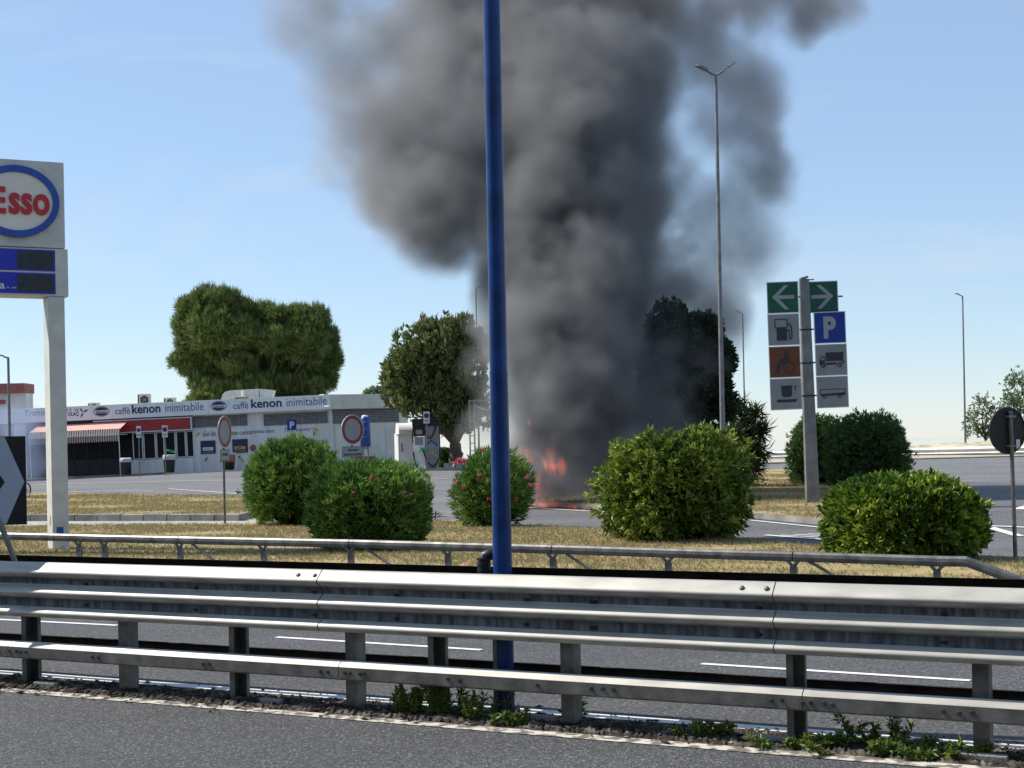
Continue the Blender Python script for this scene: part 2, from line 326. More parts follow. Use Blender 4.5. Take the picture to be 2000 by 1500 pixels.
# ------------------------------------------------------------------ ground sheets
UR = Vector((-0.889, 0.458, 0)).normalized()          # along the motorway, leftwards and away
NR = Vector((-0.458, -0.889, 0)).normalized()         # across it, towards the camera
def sheet(name, poly, m, off=0.0, side=0.0, side_mat=None, step=3.0, parent=None, kind='structure'):
    """flat sheet over the ground following its slope; side > 0 adds a kerb face down by that much"""
    bm = bmesh.new(); vs = [bm.verts.new((x, y, 0)) for x, y in poly]
    fc = bm.faces.new(vs)
    if fc.normal.z < 0 or sum(poly[i][0] * poly[(i + 1) % len(poly)][1] - poly[(i + 1) % len(poly)][0] * poly[i][1] for i in range(len(poly))) < 0:
        bmesh.ops.reverse_faces(bm, faces=[fc])
    xs = [p[0] for p in poly]; ys = [p[1] for p in poly]
    cuts = [(Vector((0, y, 0)), Vector((0, 1, 0))) for y in np.arange(44, 75, step) if min(ys) < y < max(ys)]
    if max(ys) > 44:
        cuts += [(Vector((x, 0, 0)), Vector((1, 0, 0))) for x in np.append(np.arange(-36, -14.5, step), [-14.58]) if min(xs) < x < max(xs)]
    bmesh.ops.triangulate(bm, faces=bm.faces[:])
    for co, no in cuts:
        bmesh.ops.bisect_plane(bm, geom=bm.verts[:] + bm.edges[:] + bm.faces[:], plane_co=co, plane_no=no)
    for v in bm.verts: v.co.z = float(g(v.co.x, v.co.y)) + off
    if side:
        be = [e for e in bm.edges if len(e.link_faces) == 1]
        r = bmesh.ops.extrude_edge_only(bm, edges=be)
        for e in r['geom']:
            if isinstance(e, bmesh.types.BMVert): e.co.z -= side
        for f in bm.faces:
            f.normal_update()
            if abs(f.normal.z) < 0.5: f.material_index = 1
    me = bpy.data.meshes.new(name); bm.to_mesh(me); bm.free()
    me.materials.append(m)
    if side: me.materials.append(side_mat or m)
    o = bpy.data.objects.new(name, me); put(o, parent)
    if kind: o['kind'] = kind
    return o

def gp(px, py, off=0.0): p = G(px, py, off); return (p.x, p.y)

# added scrub slope, unseen behind the camera, to cut sky light on facing surfaces
mb = MB(); hp0 = Vector((0, -9, 0)); ph = [(-1.0, -.5), (0, 0.0), (6, 4.0), (14, 9.0), (24, 14), (60, 26)]
A_h, B_h = hp0 + UR * 160, hp0 - UR * 160
mb.add([tuple(P_h + NR * d + Vector((0, 0, z))) for P_h in (A_h, B_h) for d, z in ph], [(i, i + 1, i + 7, i + 6) for i in range(5)])
tag(mb.build("sky_blocker_slope", mat("sky_blocker_scrub", (0.05, 0.06, 0.025), 0.95, scale=0.6, col2=(0.1, 0.1, 0.045), spec=0.05, bump=1.0, bscale=3)), kind='structure')
# plateau and sea
sheet("ground", [(-400, -60), (120, -60), (120, 112), (40, 112), (12, 116), (-30, 130), (-400, 170)], M['field'], -0.02, side=34, side_mat=M['sand'])
sea_m = mat("sea_water", (0.1, 0.14, 0.17), 0.03, 0.1, 0.05, spec=0.5, bump=0.0)
mb = MB(); mb.add([(-9000, -2000, -30), (9000, -2000, -30), (9000, 14000, -30), (-9000, 14000, -30)], [(0, 1, 2, 3)])
tag(mb.build("sea", sea_m), kind='structure')

def across(px, py):                     # a line of the motorway through an image point: two far ends
    p = G(px, py); a = p + UR * 90; b = p - UR * 60; return (a.x, a.y), (b.x, b.y)
nl = across(1000, 1424); wl0 = across(1000, 1391); wl1 = across(1000, 1383)
fr_l = W(980, 1069, 18.3); fr_l.z = 0
far_a, far_b = fr_l + UR * 90 - NR * 0.35, fr_l - UR * 60 - NR * 0.35
sheet("near_road", [(nl[0][0], nl[0][1]), (nl[0][0] - 45, nl[0][1] - 90), (nl[1][0] - 45, nl[1][1] - 90), nl[1]], M['asph_near'], 0.0)
def band(name, p0, p1, m, off): sheet(name, [p0[0], p0[1], p1[1], p1[0]], m, off)
nle = across(1000, 1433)
band("near_edge_line", nl, nle, M['faded_line'], 0.005)
band("far_road", wl0, ((far_a.x, far_a.y), (far_b.x, far_b.y)), M['asph_far'], 0.0)
band("far_edge_line", wl0, wl1, M['white_line'], 0.005)
for i, (x0, y0, x1, y1) in enumerate(((-330, 1194, 230, 1222), (540, 1245, 940, 1270), (1370, 1297, 1895, 1330), (2500, 1368, 3300, 1420))):
    a, b = G(x0, y0), G(x1, y1); n = NR * 0.04
    sheet("lane_dash", [((a + n).x, (a + n).y), ((b + n).x, (b + n).y), ((b - n).x, (b - n).y), ((a - n).x, (a - n).y)], M['white_line'], 0.005)

# service lane and forecourt behind the verge
sheet("forecourt", [(-70, 33), (45, 18), (60, 30), (60, 97), (-70, 97)], M['asph_yard'], -0.012)
verge_edge = [gp(-500, 1032), gp(0, 1031), gp(450, 1028), gp(560, 1024), gp(860, 1022), gp(1000, 1029), gp(1200, 1040), gp(1480, 1062), gp(1640, 1078), gp(1960, 1098), gp(2100, 1108), gp(2400, 1150)]
vb0 = fr_l - UR * 20 - NR * 0.35; vb1 = fr_l + UR * 60 - NR * 0.35
verge = verge_edge + [(vb0.x, vb0.y), (vb1.x, vb1.y)]
sheet("verge_lawn", verge, M['grass_soil'], 0.06, side=0.1, side_mat=M['concrete'])
# pale concrete lane by the left island, and darker lane to the right
sheet("concrete_lane", [gp(-600, 1030), gp(500, 1025), gp(500, 1012), gp(-600, 1012)], M['concrete'], 0.0)
sheet("service_lane", [gp(980, 1035), gp(1480, 1070), gp(2000, 1112), gp(2500, 1160), gp(2500, 950), gp(1800, 940), gp(1620, 1028), gp(1470, 1013), gp(1190, 998), gp(1000, 986)], M['asph_lane'], -0.005)
# left grass island with a kerb
isl_l = [gp(-600, 1018), gp(470, 1017), gp(492, 1010), gp(500, 1000), gp(492, 985), gp(470, 978), gp(300, 975), gp(-600, 974)]
sheet("island_lawn", isl_l, M['grass_soil'], 0.16, side=0.22, side_mat=M['kerb'])
a, b = G(-600, 1018), G(470, 1017)
n_k = 26
for i in range(n_k):
    p = a.lerp(b, (i + 0.02) / n_k); q = a.lerp(b, (i + 0.98) / n_k); t = (q - p).normalized(); nn = Vector((t.y, -t.x, 0))
    mb = MB(); zj = random.uniform(-.008, .008)
    mb.extr([(0.10, -0.02), (0.09, 0.165 + zj), (-0.1, 0.175 + zj), (-0.1, -0.02)], p, q, nn, True)
    mb.f += [(3, 2, 1, 0), (4, 5, 6, 7)]; mb.sm += [False, False]
    tag(mb.build("kerb_stone", M['kerb']), kind='structure')
# right island: the fire, the tree, the yucca, the sign post stand on it
isl_r = [gp(1040, 988), gp(1190, 996), gp(1330, 1003), gp(1470, 1012), gp(1620, 1027), gp(1700, 1010), gp(1775, 975), gp(1805, 948), gp(1798, 932), gp(1700, 925), gp(1560, 921), gp(1420, 922), gp(1250, 940), gp(1080, 968)]
sheet("island_lawn", isl_r, M['grass_soil'], 0.13, side=0.2, side_mat=M['kerb'])
def strip(name, pts, w, m, off=0.01):
    """painted line along image points"""
    P = [G(*p) for p in pts]; L = []; Rr = []
    for i, p in enumerate(P):
        t = (P[min(i + 1, len(P) - 1)] - P[max(i - 1, 0)]).normalized(); n = Vector((-t.y, t.x, 0)) * w / 2
        L.append((p + n)[:2]); Rr.append((p - n)[:2])
    return sheet(name, L + Rr[::-1], m, off)
strip("edge_line", [(1035, 992), (1190, 1001), (1330, 1008), (1470, 1017), (1625, 1033)], 0.12, M['white_line'])
strip("edge_line", [(1000, 1027), (1040, 1026.5), (1150, 1032), (1200, 1036)], 0.12, M['white_line'])
strip("edge_line", [(845, 1017), (880, 1017), (920, 1020)], 0.3, M['concrete'])
strip("edge_line", [(1825, 955), (1815, 942), (1803, 930), (1790, 921)], 0.2, M['white_line'])
for k in range(1, 5):
    strip("hatch_line", [(1500 + k * 26, 1047 - k * 1.2), (1650, 1056 - k * 3.4)], 0.09, M['white_line'])
strip("edge_line", [(1495, 1046), (1640, 1057)], 0.14, M['white_line'], 0.014)
for pts in ([(70, 947), (300, 941), (470, 938)], [(60, 962), (300, 958)], [(330, 955), (470, 965)]): strip("bay_line", pts, 0.12, M['white_line'])
strip("bay_line", [(845, 936), (905, 934)], 0.25, M['sand'])
# turn arrows on the right lane
strip("arrow_marking", [(1932, 1030), (1990, 1047), (2070, 1046)], 0.2, M['white_line'], 0.008)
strip("arrow_marking", [(1932, 1028), (1968, 1029), (2070, 1034)], 0.2, M['white_line'], 0.012)
sheet("arrow_marking", [gp(1978, 995), gp(2004, 985), gp(2060, 985), gp(2060, 995)], M['white_line'], 0.008)
sheet("far_pavement", [gp(1420, 909), gp(1800, 897), gp(2100, 889), gp(2100, 884), gp(1800, 891), gp(1420, 901)], M['sand'], 0.06, side=0.12, side_mat=M['concrete'])
sheet("shop_pavement", [gp(20, 941), gp(660, 912), gp(905, 911), gp(905, 898), gp(20, 926)], M['concrete'], 0.1, side=0.14, side_mat=M['kerb'])

# median strip: lumpy dirt between the carriageways
A0, A1 = Vector((*nl[0], 0)), Vector((*nl[1], 0)); B0, B1 = Vector((*wl0[0], 0)), Vector((*wl0[1], 0))
nu, nv = 1400, 9; V = np.zeros((nu, nv, 3)); tt = np.linspace(0.50, 0.66, nu)
for j in range(nv):
    s = j / (nv - 1)
    a = np.array(A0)[None] * (1 - tt[:, None]) + np.array(A1)[None] * tt[:, None]
    b = np.array(B0)[None] * (1 - tt[:, None]) + np.array(B1)[None] * tt[:, None]
    V[:, j] = a * (1 - s) + b * s
    V[:, j, 2] = 0.004 + (0 if j in (0, nv - 1) else 1) * (0.012 * math.sin(math.pi * s) + rng.normal(0, 0.009, nu))
idx = np.arange(nu * nv).reshape(nu, nv)
Fc = np.stack([idx[:-1, :-1], idx[1:, :-1], idx[1:, 1:], idx[:-1, 1:]], -1).reshape(-1, 4)
o = bpy.data.objects.new("median_strip", fast_mesh("median_strip", V.reshape(-1, 3), Fc)); o.data.materials.append(M['dirt']); put(o); o['kind'] = 'structure'

# ------------------------------------------------------------------ median barrier (near)
pb0, pb1 = G(50, 1335), G(1915, 1480)
def on_line(px, P0, P1, off=0.0):
    """ground point of the line P0-P1 that shows at column px"""
    lo_, hi_ = -8.0, 8.0; d = P1 - P0
    def col(p):
        x, v = p.x / p.y * F, (p.z - CAMH) / p.y * F
        return 1000 + x * CR - v * SR
    for _ in range(60):
        m_ = (lo_ + hi_) / 2
        p = P0 + d * m_
        if p.y < 0.5: hi_ = m_; continue
        if col(Vector((p.x, p.y, off))) < px: lo_ = m_
        else: hi_ = m_
    return P0 + d * lo_
al = (pb1 - pb0).normalized(); fr = Vector((al.y, -al.x, 0)).normalized()       # fr: towards the camera
if fr.y > 0: fr = -fr
bar = empty("median_barrier", pb0.lerp(pb1, 0.5), math.atan2(al.y, al.x), "near galvanised crash barrier with three ridged beam, posts and lower rail beside the blue pole", "guard rail")
def lb(p):                                           # world to barrier frame: x along, y away, z
    d = p - bar.location; return Vector((d.dot(al), -d.dot(fr), p.z))
PROF = [(-.004, .978), (.0, .98), (.012, .972), (.07, .918), (.078, .908), (.078, .895), (.028, .86), (.012, .845), (.006, .83), (.006, .808), (.016, .797), (.068, .762), (.078, .75), (.078, .738),
        (.028, .70), (.012, .688), (.006, .672), (.006, .645), (.016, .632), (.068, .603), (.078, .59), (.078, .578), (.052, .556), (.05, .552)]
def beam(mb, x0, x1, side=1, y0=0.0, dz=0.0, th=0.005):
    prof = PROF + [(d - th, z) for d, z in PROF[::-1]]
    n = len(prof); vs = []
    for x in (x0, x1): vs += [(x, y0 - side * d, z + dz) for d, z in prof]
    mb.add(vs, [(i, (i + 1) % n, (i + 1) % n + n, i + n) for i in range(n)], True)
    for b0 in (0, n):
        h = len(PROF)
        mb.add(vs[b0:b0 + n], [(i, i + 1, n - 2 - i, n - 1 - i) for i in range(h - 1)])
def lx(px, z=0.9): return lb(on_line(px, pb0, pb1, z)).x
BEAMY = -0.06
joints = [lx(-870), lx(8), lx(640), lx(1522), lx(2500), lx(3600)]
for i in range(len(joints) - 1):
    mb = MB(); beam(mb, joints[i] + 0.004, joints[i + 1] - 0.004 + 0.0, 1, BEAMY - 0.002 * (i % 2))
    o = mb.build("beam", M['galv'], bar); o.data.materials.append(M['galv_shade_grime']); o.data.materials.append(M['galv_lit'])
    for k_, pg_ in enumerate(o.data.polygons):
        if k_ < 23: pg_.material_index = 2 if k_ in (0, 1, 2, 3, 4, 9, 10, 11, 12, 18, 19, 20) else (1 if k_ in (6, 7, 8, 14, 15, 16, 17) else 0)  # lit slopes coloured lighter, shaded valleys darker
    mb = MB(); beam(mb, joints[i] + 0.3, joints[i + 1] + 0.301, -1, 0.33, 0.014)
    mb.build("rear_beam", M['shade_grime'], bar)
    # lap plate behind each joint
    mb = MB(); beam(mb, joints[i] - 0.16, joints[i] + 0.05, 1, BEAMY + 0.007); mb.build("lap_plate", M['galv_old'], bar)
LOW = [(-.04, .35), (-.034, .354), (.006, .322), (.012, .314), (.012, .235), (.006, .226), (-.04, .215)]
for i in range(len(joints) - 1):
    off = 0.17
    mb = MB(); n = len(LOW)
    P = LOW + [(d - .004, z + .002) for d, z in LOW[::-1]]; vs = []
    for x in (joints[i] + off + .003, joints[i + 1] + off - .003): vs += [(x, -0.128 - d, z) for d, z in P]
    mb.add(vs, [(k, (k + 1) % (2 * n), (k + 1) % (2 * n) + 2 * n, k + 2 * n) for k in range(2 * n)])
    for b0 in (0, 2 * n): mb.add(vs[b0:b0 + 2 * n], [(k, k + 1, 2 * n - 2 - k, 2 * n - 1 - k) for k in range(n - 1)])
    o = mb.build("lower_rail", M['galv_old'], bar); o.data.materials.append(M['galv_lit'])
    for k_ in (1, 2): o.data.polygons[k_].material_index = 1  # lip coloured lighter as if sunlit
    mb = MB(); vs = []
    P2 = [(d, z - 0.01) for d, z in P]
    for x in (joints[i] + .5, joints[i + 1] + .502): vs += [(x, 0.34 + d, z) for d, z in P2]
    mb.add(vs, [(k, (k + 1) % (2 * n), (k + 1) % (2 * n) + 2 * n, k + 2 * n) for k in range(2 * n)])
    mb.build("rear_lower_rail", M['shade_grime'], bar)
post_px = [-520, -330, -130, 50, 240, 457, 685, 847, 1107, 1550, 1915, 2420]
for k, px in enumerate(post_px):
    p = lb(on_line(px, pb0, pb1, 0.4)); x = p.x; w, dpt, t = 0.092, 0.12, 0.006
    mb = MB()
    if px in (50, 457, 847, 1550, -330, 2420):      # C section open towards the right, a flange facing the road
        mb.b2((x - w / 2, 0.0, -.25), (x - w / 2 + .042, t, .95)); mb.b2((x - w / 2, t, -.25), (x - w / 2 + t, dpt, .95))
        mb.b2((x - w / 2 + t, dpt - t, -.25), (x + w / 2, dpt, .95)); mb.b2((x + w / 2 - t, dpt - .035, -.25), (x + w / 2, dpt - t, .95))
    else:
        mb.b2((x - w / 2, 0.0, -.25), (x + w / 2, t, .95)); mb.b2((x - w / 2, t, -.25), (x - w / 2 + t, dpt, .95)); mb.b2((x + w / 2 - t, t, -.25), (x + w / 2, dpt, .95))
    po = mb.build("post", M['galv_old'], bar)
    mb = MB(); mb.b2((x - .03, dpt, .70), (x + .03, 0.33, .78)); mb.build("spacer", M['shade_grime'], bar)
    mb = MB(); mb.b2((x - .03, -.118, .24), (x + .03, -.0, .31)); mb.build("rail_bracket", M['galv_old'], bar)
def bolt(mb, x, y, z, r=0.016, h=0.012):
    mb.add([(x + r * math.cos(a), y, z + r * math.sin(a)) for a in np.linspace(0, 2 * math.pi, 8, endpoint=False)] +
           [(x + r * .8 * math.cos(a), y - h, z + r * .8 * math.sin(a)) for a in np.linspace(0, 2 * math.pi, 8, endpoint=False)],
           [(i, (i + 1) % 8, (i + 1) % 8 + 8, i + 8) for i in range(8)] + [tuple(range(8, 16))])
for px in (180, 395, 625, 785, 1038, 1490, 1850):
    for z in (.82, .658):
        x = lx(px, z); mb = MB(); mb.b2((x - .026, BEAMY - .011, z - .009), (x + .02, BEAMY - .004, z + .009)); bolt(mb, x, BEAMY - .011, z, .011, .014)
        mb.build("bolt", M['bolt'], bar)
for px in (1168,):
    for z in (.82, .655): x = lx(px, z); mb = MB(); mb.b2((x - .03, BEAMY - .0105, z - .012), (x + .03, BEAMY - .007, z + .012)); mb.build("slot", M['black'], bar)
for px in (600, 632, 1460, 1508):
    x = lx(px, .93); mb = MB()
    mb.lathe([(0.017, 0), (0.016, .006), (.008, .011), (0.0, .012)], 10, (0, 0, 0)); mb.build("bolt", M['galv_old'], bar, (x, BEAMY - .047, .941), (math.radians(47), 0, 0))
for px in (-40, 10, 24, 44, 58, 66, 76, 205, 217, 420, 432, 648, 662, 695, 705, 724, 732, 895, 918, 1068, 1172, 1194, 1215, 1520, 1540, 1580, 1596, 1622, 1638, 1852, 1882, 1908):
    x = lx(px, .29); mb = MB(); bolt(mb, x, -.1405, .277 + random.uniform(-.006, .006), .014, .008); mb.build("bolt", M['bolt'], bar)

# blue pole between the two beams
p = W(987, 1402, 10.0)
bp_ = empty("lamp_post", (p.x, p.y, 0), 0, "tall blue painted steel pole standing behind the near crash barrier", "pole")
mb = MB(); mb.tube([(0, 0, -.1), (0, 0, 2.32)], [.066, .0625], 28); mb.build("shaft", M['blue_paint'], bp_)
mb = MB(); mb.tube([(0, 0, 2.325), (0, 0, 4.35)], [.0605, .057], 28); mb.tube([(0, 0, 4.3), (0, 0, 9.5)], [.0575, .045], 28); mb.build("upper_shaft", M['blue_paint'], bp_)
mb = MB(); mb.tube([(0, 0, 2.316), (0, 0, 2.33)], [.0638, .0638], 28); mb.build("seam_ring", M['blue_paint'], bp_)
q = W(967, 1290, 10.0) - Vector((p.x, p.y, 0))
mb = MB(); mb.b2((q.x - .014, -.05, -.1), (q.x + .014, .0, .62)); mb.build("cable_duct", M['galv_old'], bp_)
mb = MB(); mb.lathe([(.0, -.0), (.11, 0), (.1, .06), (.0, .08)], 24, (0, 0, 0)); mb.build("base_flange", M['shade_grime'], bp_)
q = W(955, 1099, 10.12)
mb = MB(); mb.tube([(-.03, 0, -.10), (-.034, 0, .0), (-.022, 0, .045), (.012, 0, .058), (.05, 0, .05)], [.045, .045, .043, .04, .036], 12)
for zz in (-.06, -.02, .02): mb.tube([(-.034, 0, zz), (-.034, 0, zz + .014)], [.049, .049], 12)
o = mb.build("rubber_buffer", M['black'], None, q); tag(o, "ribbed black rubber buffer on the rear beam beside the blue pole", "buffer")

# ------------------------------------------------------------------ far tube rail on Y posts
fa, fb = fr_l + UR * 20, fr_l - UR * 12
def far_p(px, py):
    """point of the far rail's vertical plane seen at px, py"""
    n = Vector((UR.y, -UR.x, 0)); r = W(px, py, 1.0) - Vector((0, 0, CAMH)); t = (fr_l - Vector((0, 0, CAMH))).dot(n) / r.dot(n)
    return Vector((0, 0, CAMH)) + r * t
rail = empty("tube_railing", fr_l, 0, "grey tube railing on forked posts before the grass, bent down at its right end", "guard rail")
TP = [(-300, 1037), (0, 1046), (205, 1051), (352, 1054), (685, 1061), (1080, 1072), (1305, 1079), (1550, 1086), (1830, 1095), (1888, 1096), (2010, 1141), (2060, 1162)]
fl = fr_l
segs = [TP[0:2] + [(110, 1048.5)], [(110, 1048.5)] + TP[2:4], TP[3:5], TP[4:6], TP[5:8], TP[7:]]
for sgm in segs:
    pts = [far_p(*q) - fl for q in sgm]; mb = MB(); L = []
    r_ = 0.052
    prof = [(.0, r_), (.03, r_ * .9), (.05, r_ * .5), (.055, -.01), (.05, -.045), (.035, -.058), (-.035, -.058), (-.055, -.01), (-.03, r_ * .9)]
    vs = []; n = len(prof)
    for i, q in enumerate(pts):
        sh = 0.006 if i == 0 else (-0.006 if i == len(pts) - 1 else 0)
        q = q - UR * sh
        vs += [q + NR * d + Vector((0, 0, z)) for d, z in prof]
    mb.add(vs, [(i * n + k, i * n + (k + 1) % n, (i + 1) * n + (k + 1) % n, (i + 1) * n + k) for i in range(len(pts) - 1) for k in range(n)], False)
    mb.build("rail_tube", M['galv_old'], rail)
def tube_y(px):
    for (x0, y0), (x1, y1) in zip(TP, TP[1:]):
        if x0 <= px <= x1: return y0 + (y1 - y0) * (px - x0) / (x1 - x0)
for px in (-150, 155, 205, 352, 515, 685, 875, 1080, 1305, 1550, 1830):
    q = far_p(px, tube_y(px)) - fl; h = q.z; q.z = 0
    mb = MB(); rz = Matrix.Rotation(math.atan2(-UR.y, -UR.x), 3, 'Z')
    mb.box((0, 0, (h - .12) / 2 - .1), (.075, .05, h - .12 + .2), rz); mb.build("post", M['galv_old'], rail, q)
    mb = MB()
    for s_ in (-1, 1):
        mb.tube([Vector((0, .012 * s_, h - .13)), rz @ Vector((s_ * .04, -.03, h - .075)), rz @ Vector((s_ * .075, -.03, h - .045))], [.022, .02, .014], 6)
    mb.build("fork", M['galv_old'], rail, q)
for px, dx, dy in ((372, 40, 32), (708, 45, 32), (1100, 52, 36), (1572, 66, 40)):
    q0 = far_p(px, tube_y(px) + 4) - fl; q1 = far_p(px + dx * 1.8, tube_y(px) + dy * 1.8) - fl
    mb = MB(); mb.tube([q0 + NR * .02, q1 + NR * .02], .018, 8); mb.build("brace", M['galv_old'], rail)

# ------------------------------------------------------------------ weeds and debris of the median
def leaves(centers, axes, L, Wd, k, spread, jitter=0.3, droop=0.0, fold=0.35):
    """k leaves per sprig radiating round its axis; returns verts, faces, rnd"""
    C = np.repeat(np.asarray(centers), k, 0); A = np.repeat(np.asarray(axes), k, 0); n = len(C)
    rnd = rng.normal(size=(n, 3)); d = A + rnd * spread; d[:, 2] -= droop; d /= np.linalg.norm(d, axis=1)[:, None] + 1e-9
    side = np.cross(d, rng.normal(size=(n, 3))); side /= np.linalg.norm(side, axis=1)[:, None] + 1e-9
    up = np.cross(side, d)
    ln = L * (1 + rng.uniform(-jitter, jitter, n))[:, None]; wd = Wd * (1 + rng.uniform(-jitter, jitter, n))[:, None]
    base = C + rng.normal(size=(n, 3)) * L * 0.15
    Vv = np.stack([base, base + d * ln * .45 + side * wd * .5 + up * wd * fold, base + d * ln, base + d * ln * .45 - side * wd * .5 + up * wd * fold], 1)
    i = np.arange(n)[:, None] * 4
    Ff = np.concatenate([i + np.array([[0, 1, 2]]), i + np.array([[0, 2, 3]])], 0)
    cc_ = np.asarray(centers); pt_ = np.sin(cc_[:, 0] * 3.1 + 1.3 * np.sin(cc_[:, 2] * 2.7)) * np.sin(cc_[:, 1] * 2.3 + cc_[:, 2] * 1.9) * .18
    r = np.repeat(np.clip(np.repeat(rng.uniform(0, 1, len(cc_)) * .5 + pt_, k) + rng.uniform(0, .5, n), 0, 1), 4)
    return Vv.reshape(-1, 3), Ff, r

def foliage(name, sets, m, parent=None, loc=None, kind=None):
    Vs, Fs, Rs = [], [], []; o_ = 0
    for v, f, r in sets: Vs.append(v); Fs.append(f + o_); Rs.append(r); o_ += len(v)
    o = bpy.data.objects.new(name, fast_mesh(name, np.concatenate(Vs), np.concatenate(Fs), False, np.concatenate(Rs))); o.data.materials.append(m)
    put(o, parent, loc)
    if kind: o['kind'] = kind
    return o

def weed(px, py, h, n, w, label, upright=True, L=.05, Wd=.014):
    p = G(px, py); root = empty("weed", p, 0, label, "weed", "weeds growing under the near crash barrier")
    C, A = [], []; mb = MB()
    for _ in range(n):
        bx, by = rng.normal(0, w, 2) * (1, .35); b = Vector((bx, by * .4, 0)); top = Vector((bx * 1.35 + rng.normal(0, .02), by * .5, h * rng.uniform(.5, 1)))
        mb.tube([b, b.lerp(top, .5) + Vector((rng.normal(0, .01), 0, 0)), top], [.004, .003, .002], 5)
        for t in np.linspace(.12, 1, 9):
            C.append(b.lerp(top, t)); A.append((rng.normal(0, .7), rng.normal(0, .7), .6 if upright else .2))
    mb.build("stem", M['lf_weed'], root)
    foliage("leaves", [leaves(C, A, L, Wd, 7, .6)], M['lf_weed'], root, kind='stuff'); return root
weed(790, 1395, .22, 9, .09, "low bushy weed with small leaves left of the blue pole base", False, .045, .022)
weed(872, 1398, .28, 10, .07, "tall narrow leaved weed in front of the dark post left of the blue pole")
weed(948, 1408, .26, 7, .06, "tall thin weed just left of the blue pole's foot")
weed(1008, 1418, .09, 5, .05, "small green weed right of the blue pole's foot", False, .04, .02)
weed(1132, 1400, .13, 4, .03, "small dark weed right of the post beyond the blue pole", True)
weed(1395, 1440, .10, 10, .12, "patch of low weeds left of the second post from the right", False, .045, .018)
weed(1620, 1462, .075, 14, .17, "green ground cover weed right of the second post from the right", False, .05, .022)
weed(1712, 1455, .2, 7, .07, "tuft of taller weed between the two right posts", True)
weed(1760, 1475, .08, 14, .17, "leafy low weed carpet left of the rightmost post", False, .05, .022)
weed(1868, 1485, .07, 10, .12, "low weed at the foot of the rightmost post", False, .045, .02)
# stones, dead leaves and broken kerb pieces
Vs, Fs = [], []; o_ = 0
for _ in range(3400):
    px = rng.uniform(-60, 2060); f_ = px / 2000; p = G(px, 1331 + 142 * f_ + rng.normal(4, 9)); r = abs(rng.normal(.005, .007)) + .003
    an = rng.uniform(0, 6.28, 3); sc_ = Vector((r * rng.uniform(.8, 2.6), r, r * rng.uniform(.15, .45)))
    Rm = Matrix.Rotation(an[0], 3, 'Z') @ Matrix.Rotation(rng.normal(0, .4), 3, 'X')
    q = [p + Vector((0, 0, .008 + rng.uniform(0, .01))) + Rm @ Vector((x * sc_.x, y * sc_.y, z * sc_.z)) for x, y, z in ((1, 0, 0), (-1, 0, 0), (0, 1, 0), (0, -1, 0), (0, 0, 1), (0, 0, -1))]
    Vs += q; Fs += [(a + o_, b + o_, c + o_) for a, b, c in ((0, 2, 4), (2, 1, 4), (1, 3, 4), (3, 0, 4), (2, 0, 5), (1, 2, 5), (3, 1, 5), (0, 3, 5))]; o_ += 6
o = bpy.data.objects.new("debris", fast_mesh("debris", np.array([tuple(v) for v in Vs]), Fs)); o.data.materials.append(mat("debris", (0.03, 0.026, 0.022), 0.9, scale=14, col2=(0.3, 0.27, 0.22), lo=.5, hi=.7)); put(o); o['kind'] = 'stuff'
for px, py, ln in ((530, 1376, .18), (1060, 1410, .22), (1500, 1450, .3), (1915, 1487, .3), (90, 1343, .22)):
    a = G(px, py); mb = MB(); mb.box((0, 0, .02), (ln, .05, .05), Matrix.Rotation(.1, 3, 'X'))
    o = mb.build("kerb_fragment", M['kerb'], None, a, (0, 0, math.atan2(-UR.y, -UR.x)), bevel=.008)
    tag(o, {530: "broken pale kerb piece lying left of the post below the beam joint", 1060: "flat broken kerb piece at the post right of the blue pole", 1500: "broken kerb piece among weeds by the second post from the right", 1915: "kerb piece under the rightmost post", 90: "broken kerb piece beside the leftmost post"}[px], "kerb piece", "broken kerb pieces under the crash barrier")

# grass blades on verge and island
def blades(name, poly, n, h, zoff, xr, yr):
    P = np.array(poly); out = []
    while sum(len(a) for a in out) < n:
        q = np.stack([rng.uniform(*xr, n), rng.uniform(*yr, n)], 1); inside = np.zeros(n, bool); j = len(P) - 1
        for i in range(len(P)):
            xi, yi, xj, yj = P[i, 0], P[i, 1], P[j, 0], P[j, 1]
            inside ^= ((yi > q[:, 1]) != (yj > q[:, 1])) & (q[:, 0] < (xj - xi) * (q[:, 1] - yi) / (yj - yi + 1e-12) + xi); j = i
        out.append(q[inside])
    q = np.concatenate(out)[:n]
    pat = np.sin(q[:, 0] * 1.3 + np.sin(q[:, 1] * .9) * 2) + np.sin(q[:, 1] * 1.7 + q[:, 0] * .6) + rng.normal(0, .6, n); q = q[pat > -.9]
    z = g(q[:, 0], q[:, 1]) + zoff
    C = np.column_stack([q, z]); A = np.tile([0, 0, 1.0], (len(q), 1))
    foliage(name, [leaves(C, A, h, .012, 3, .7)], M['lf_grass'], kind='stuff')
blades("grass", verge, 56000, .06, .055, (-14, 15), (12, 37))
blades("grass", isl_l, 16000, .07, .155, (-17, -6.5), (37, 52))
blades("grass", isl_r, 24000, .08, .125, (0, 16), (27, 58))

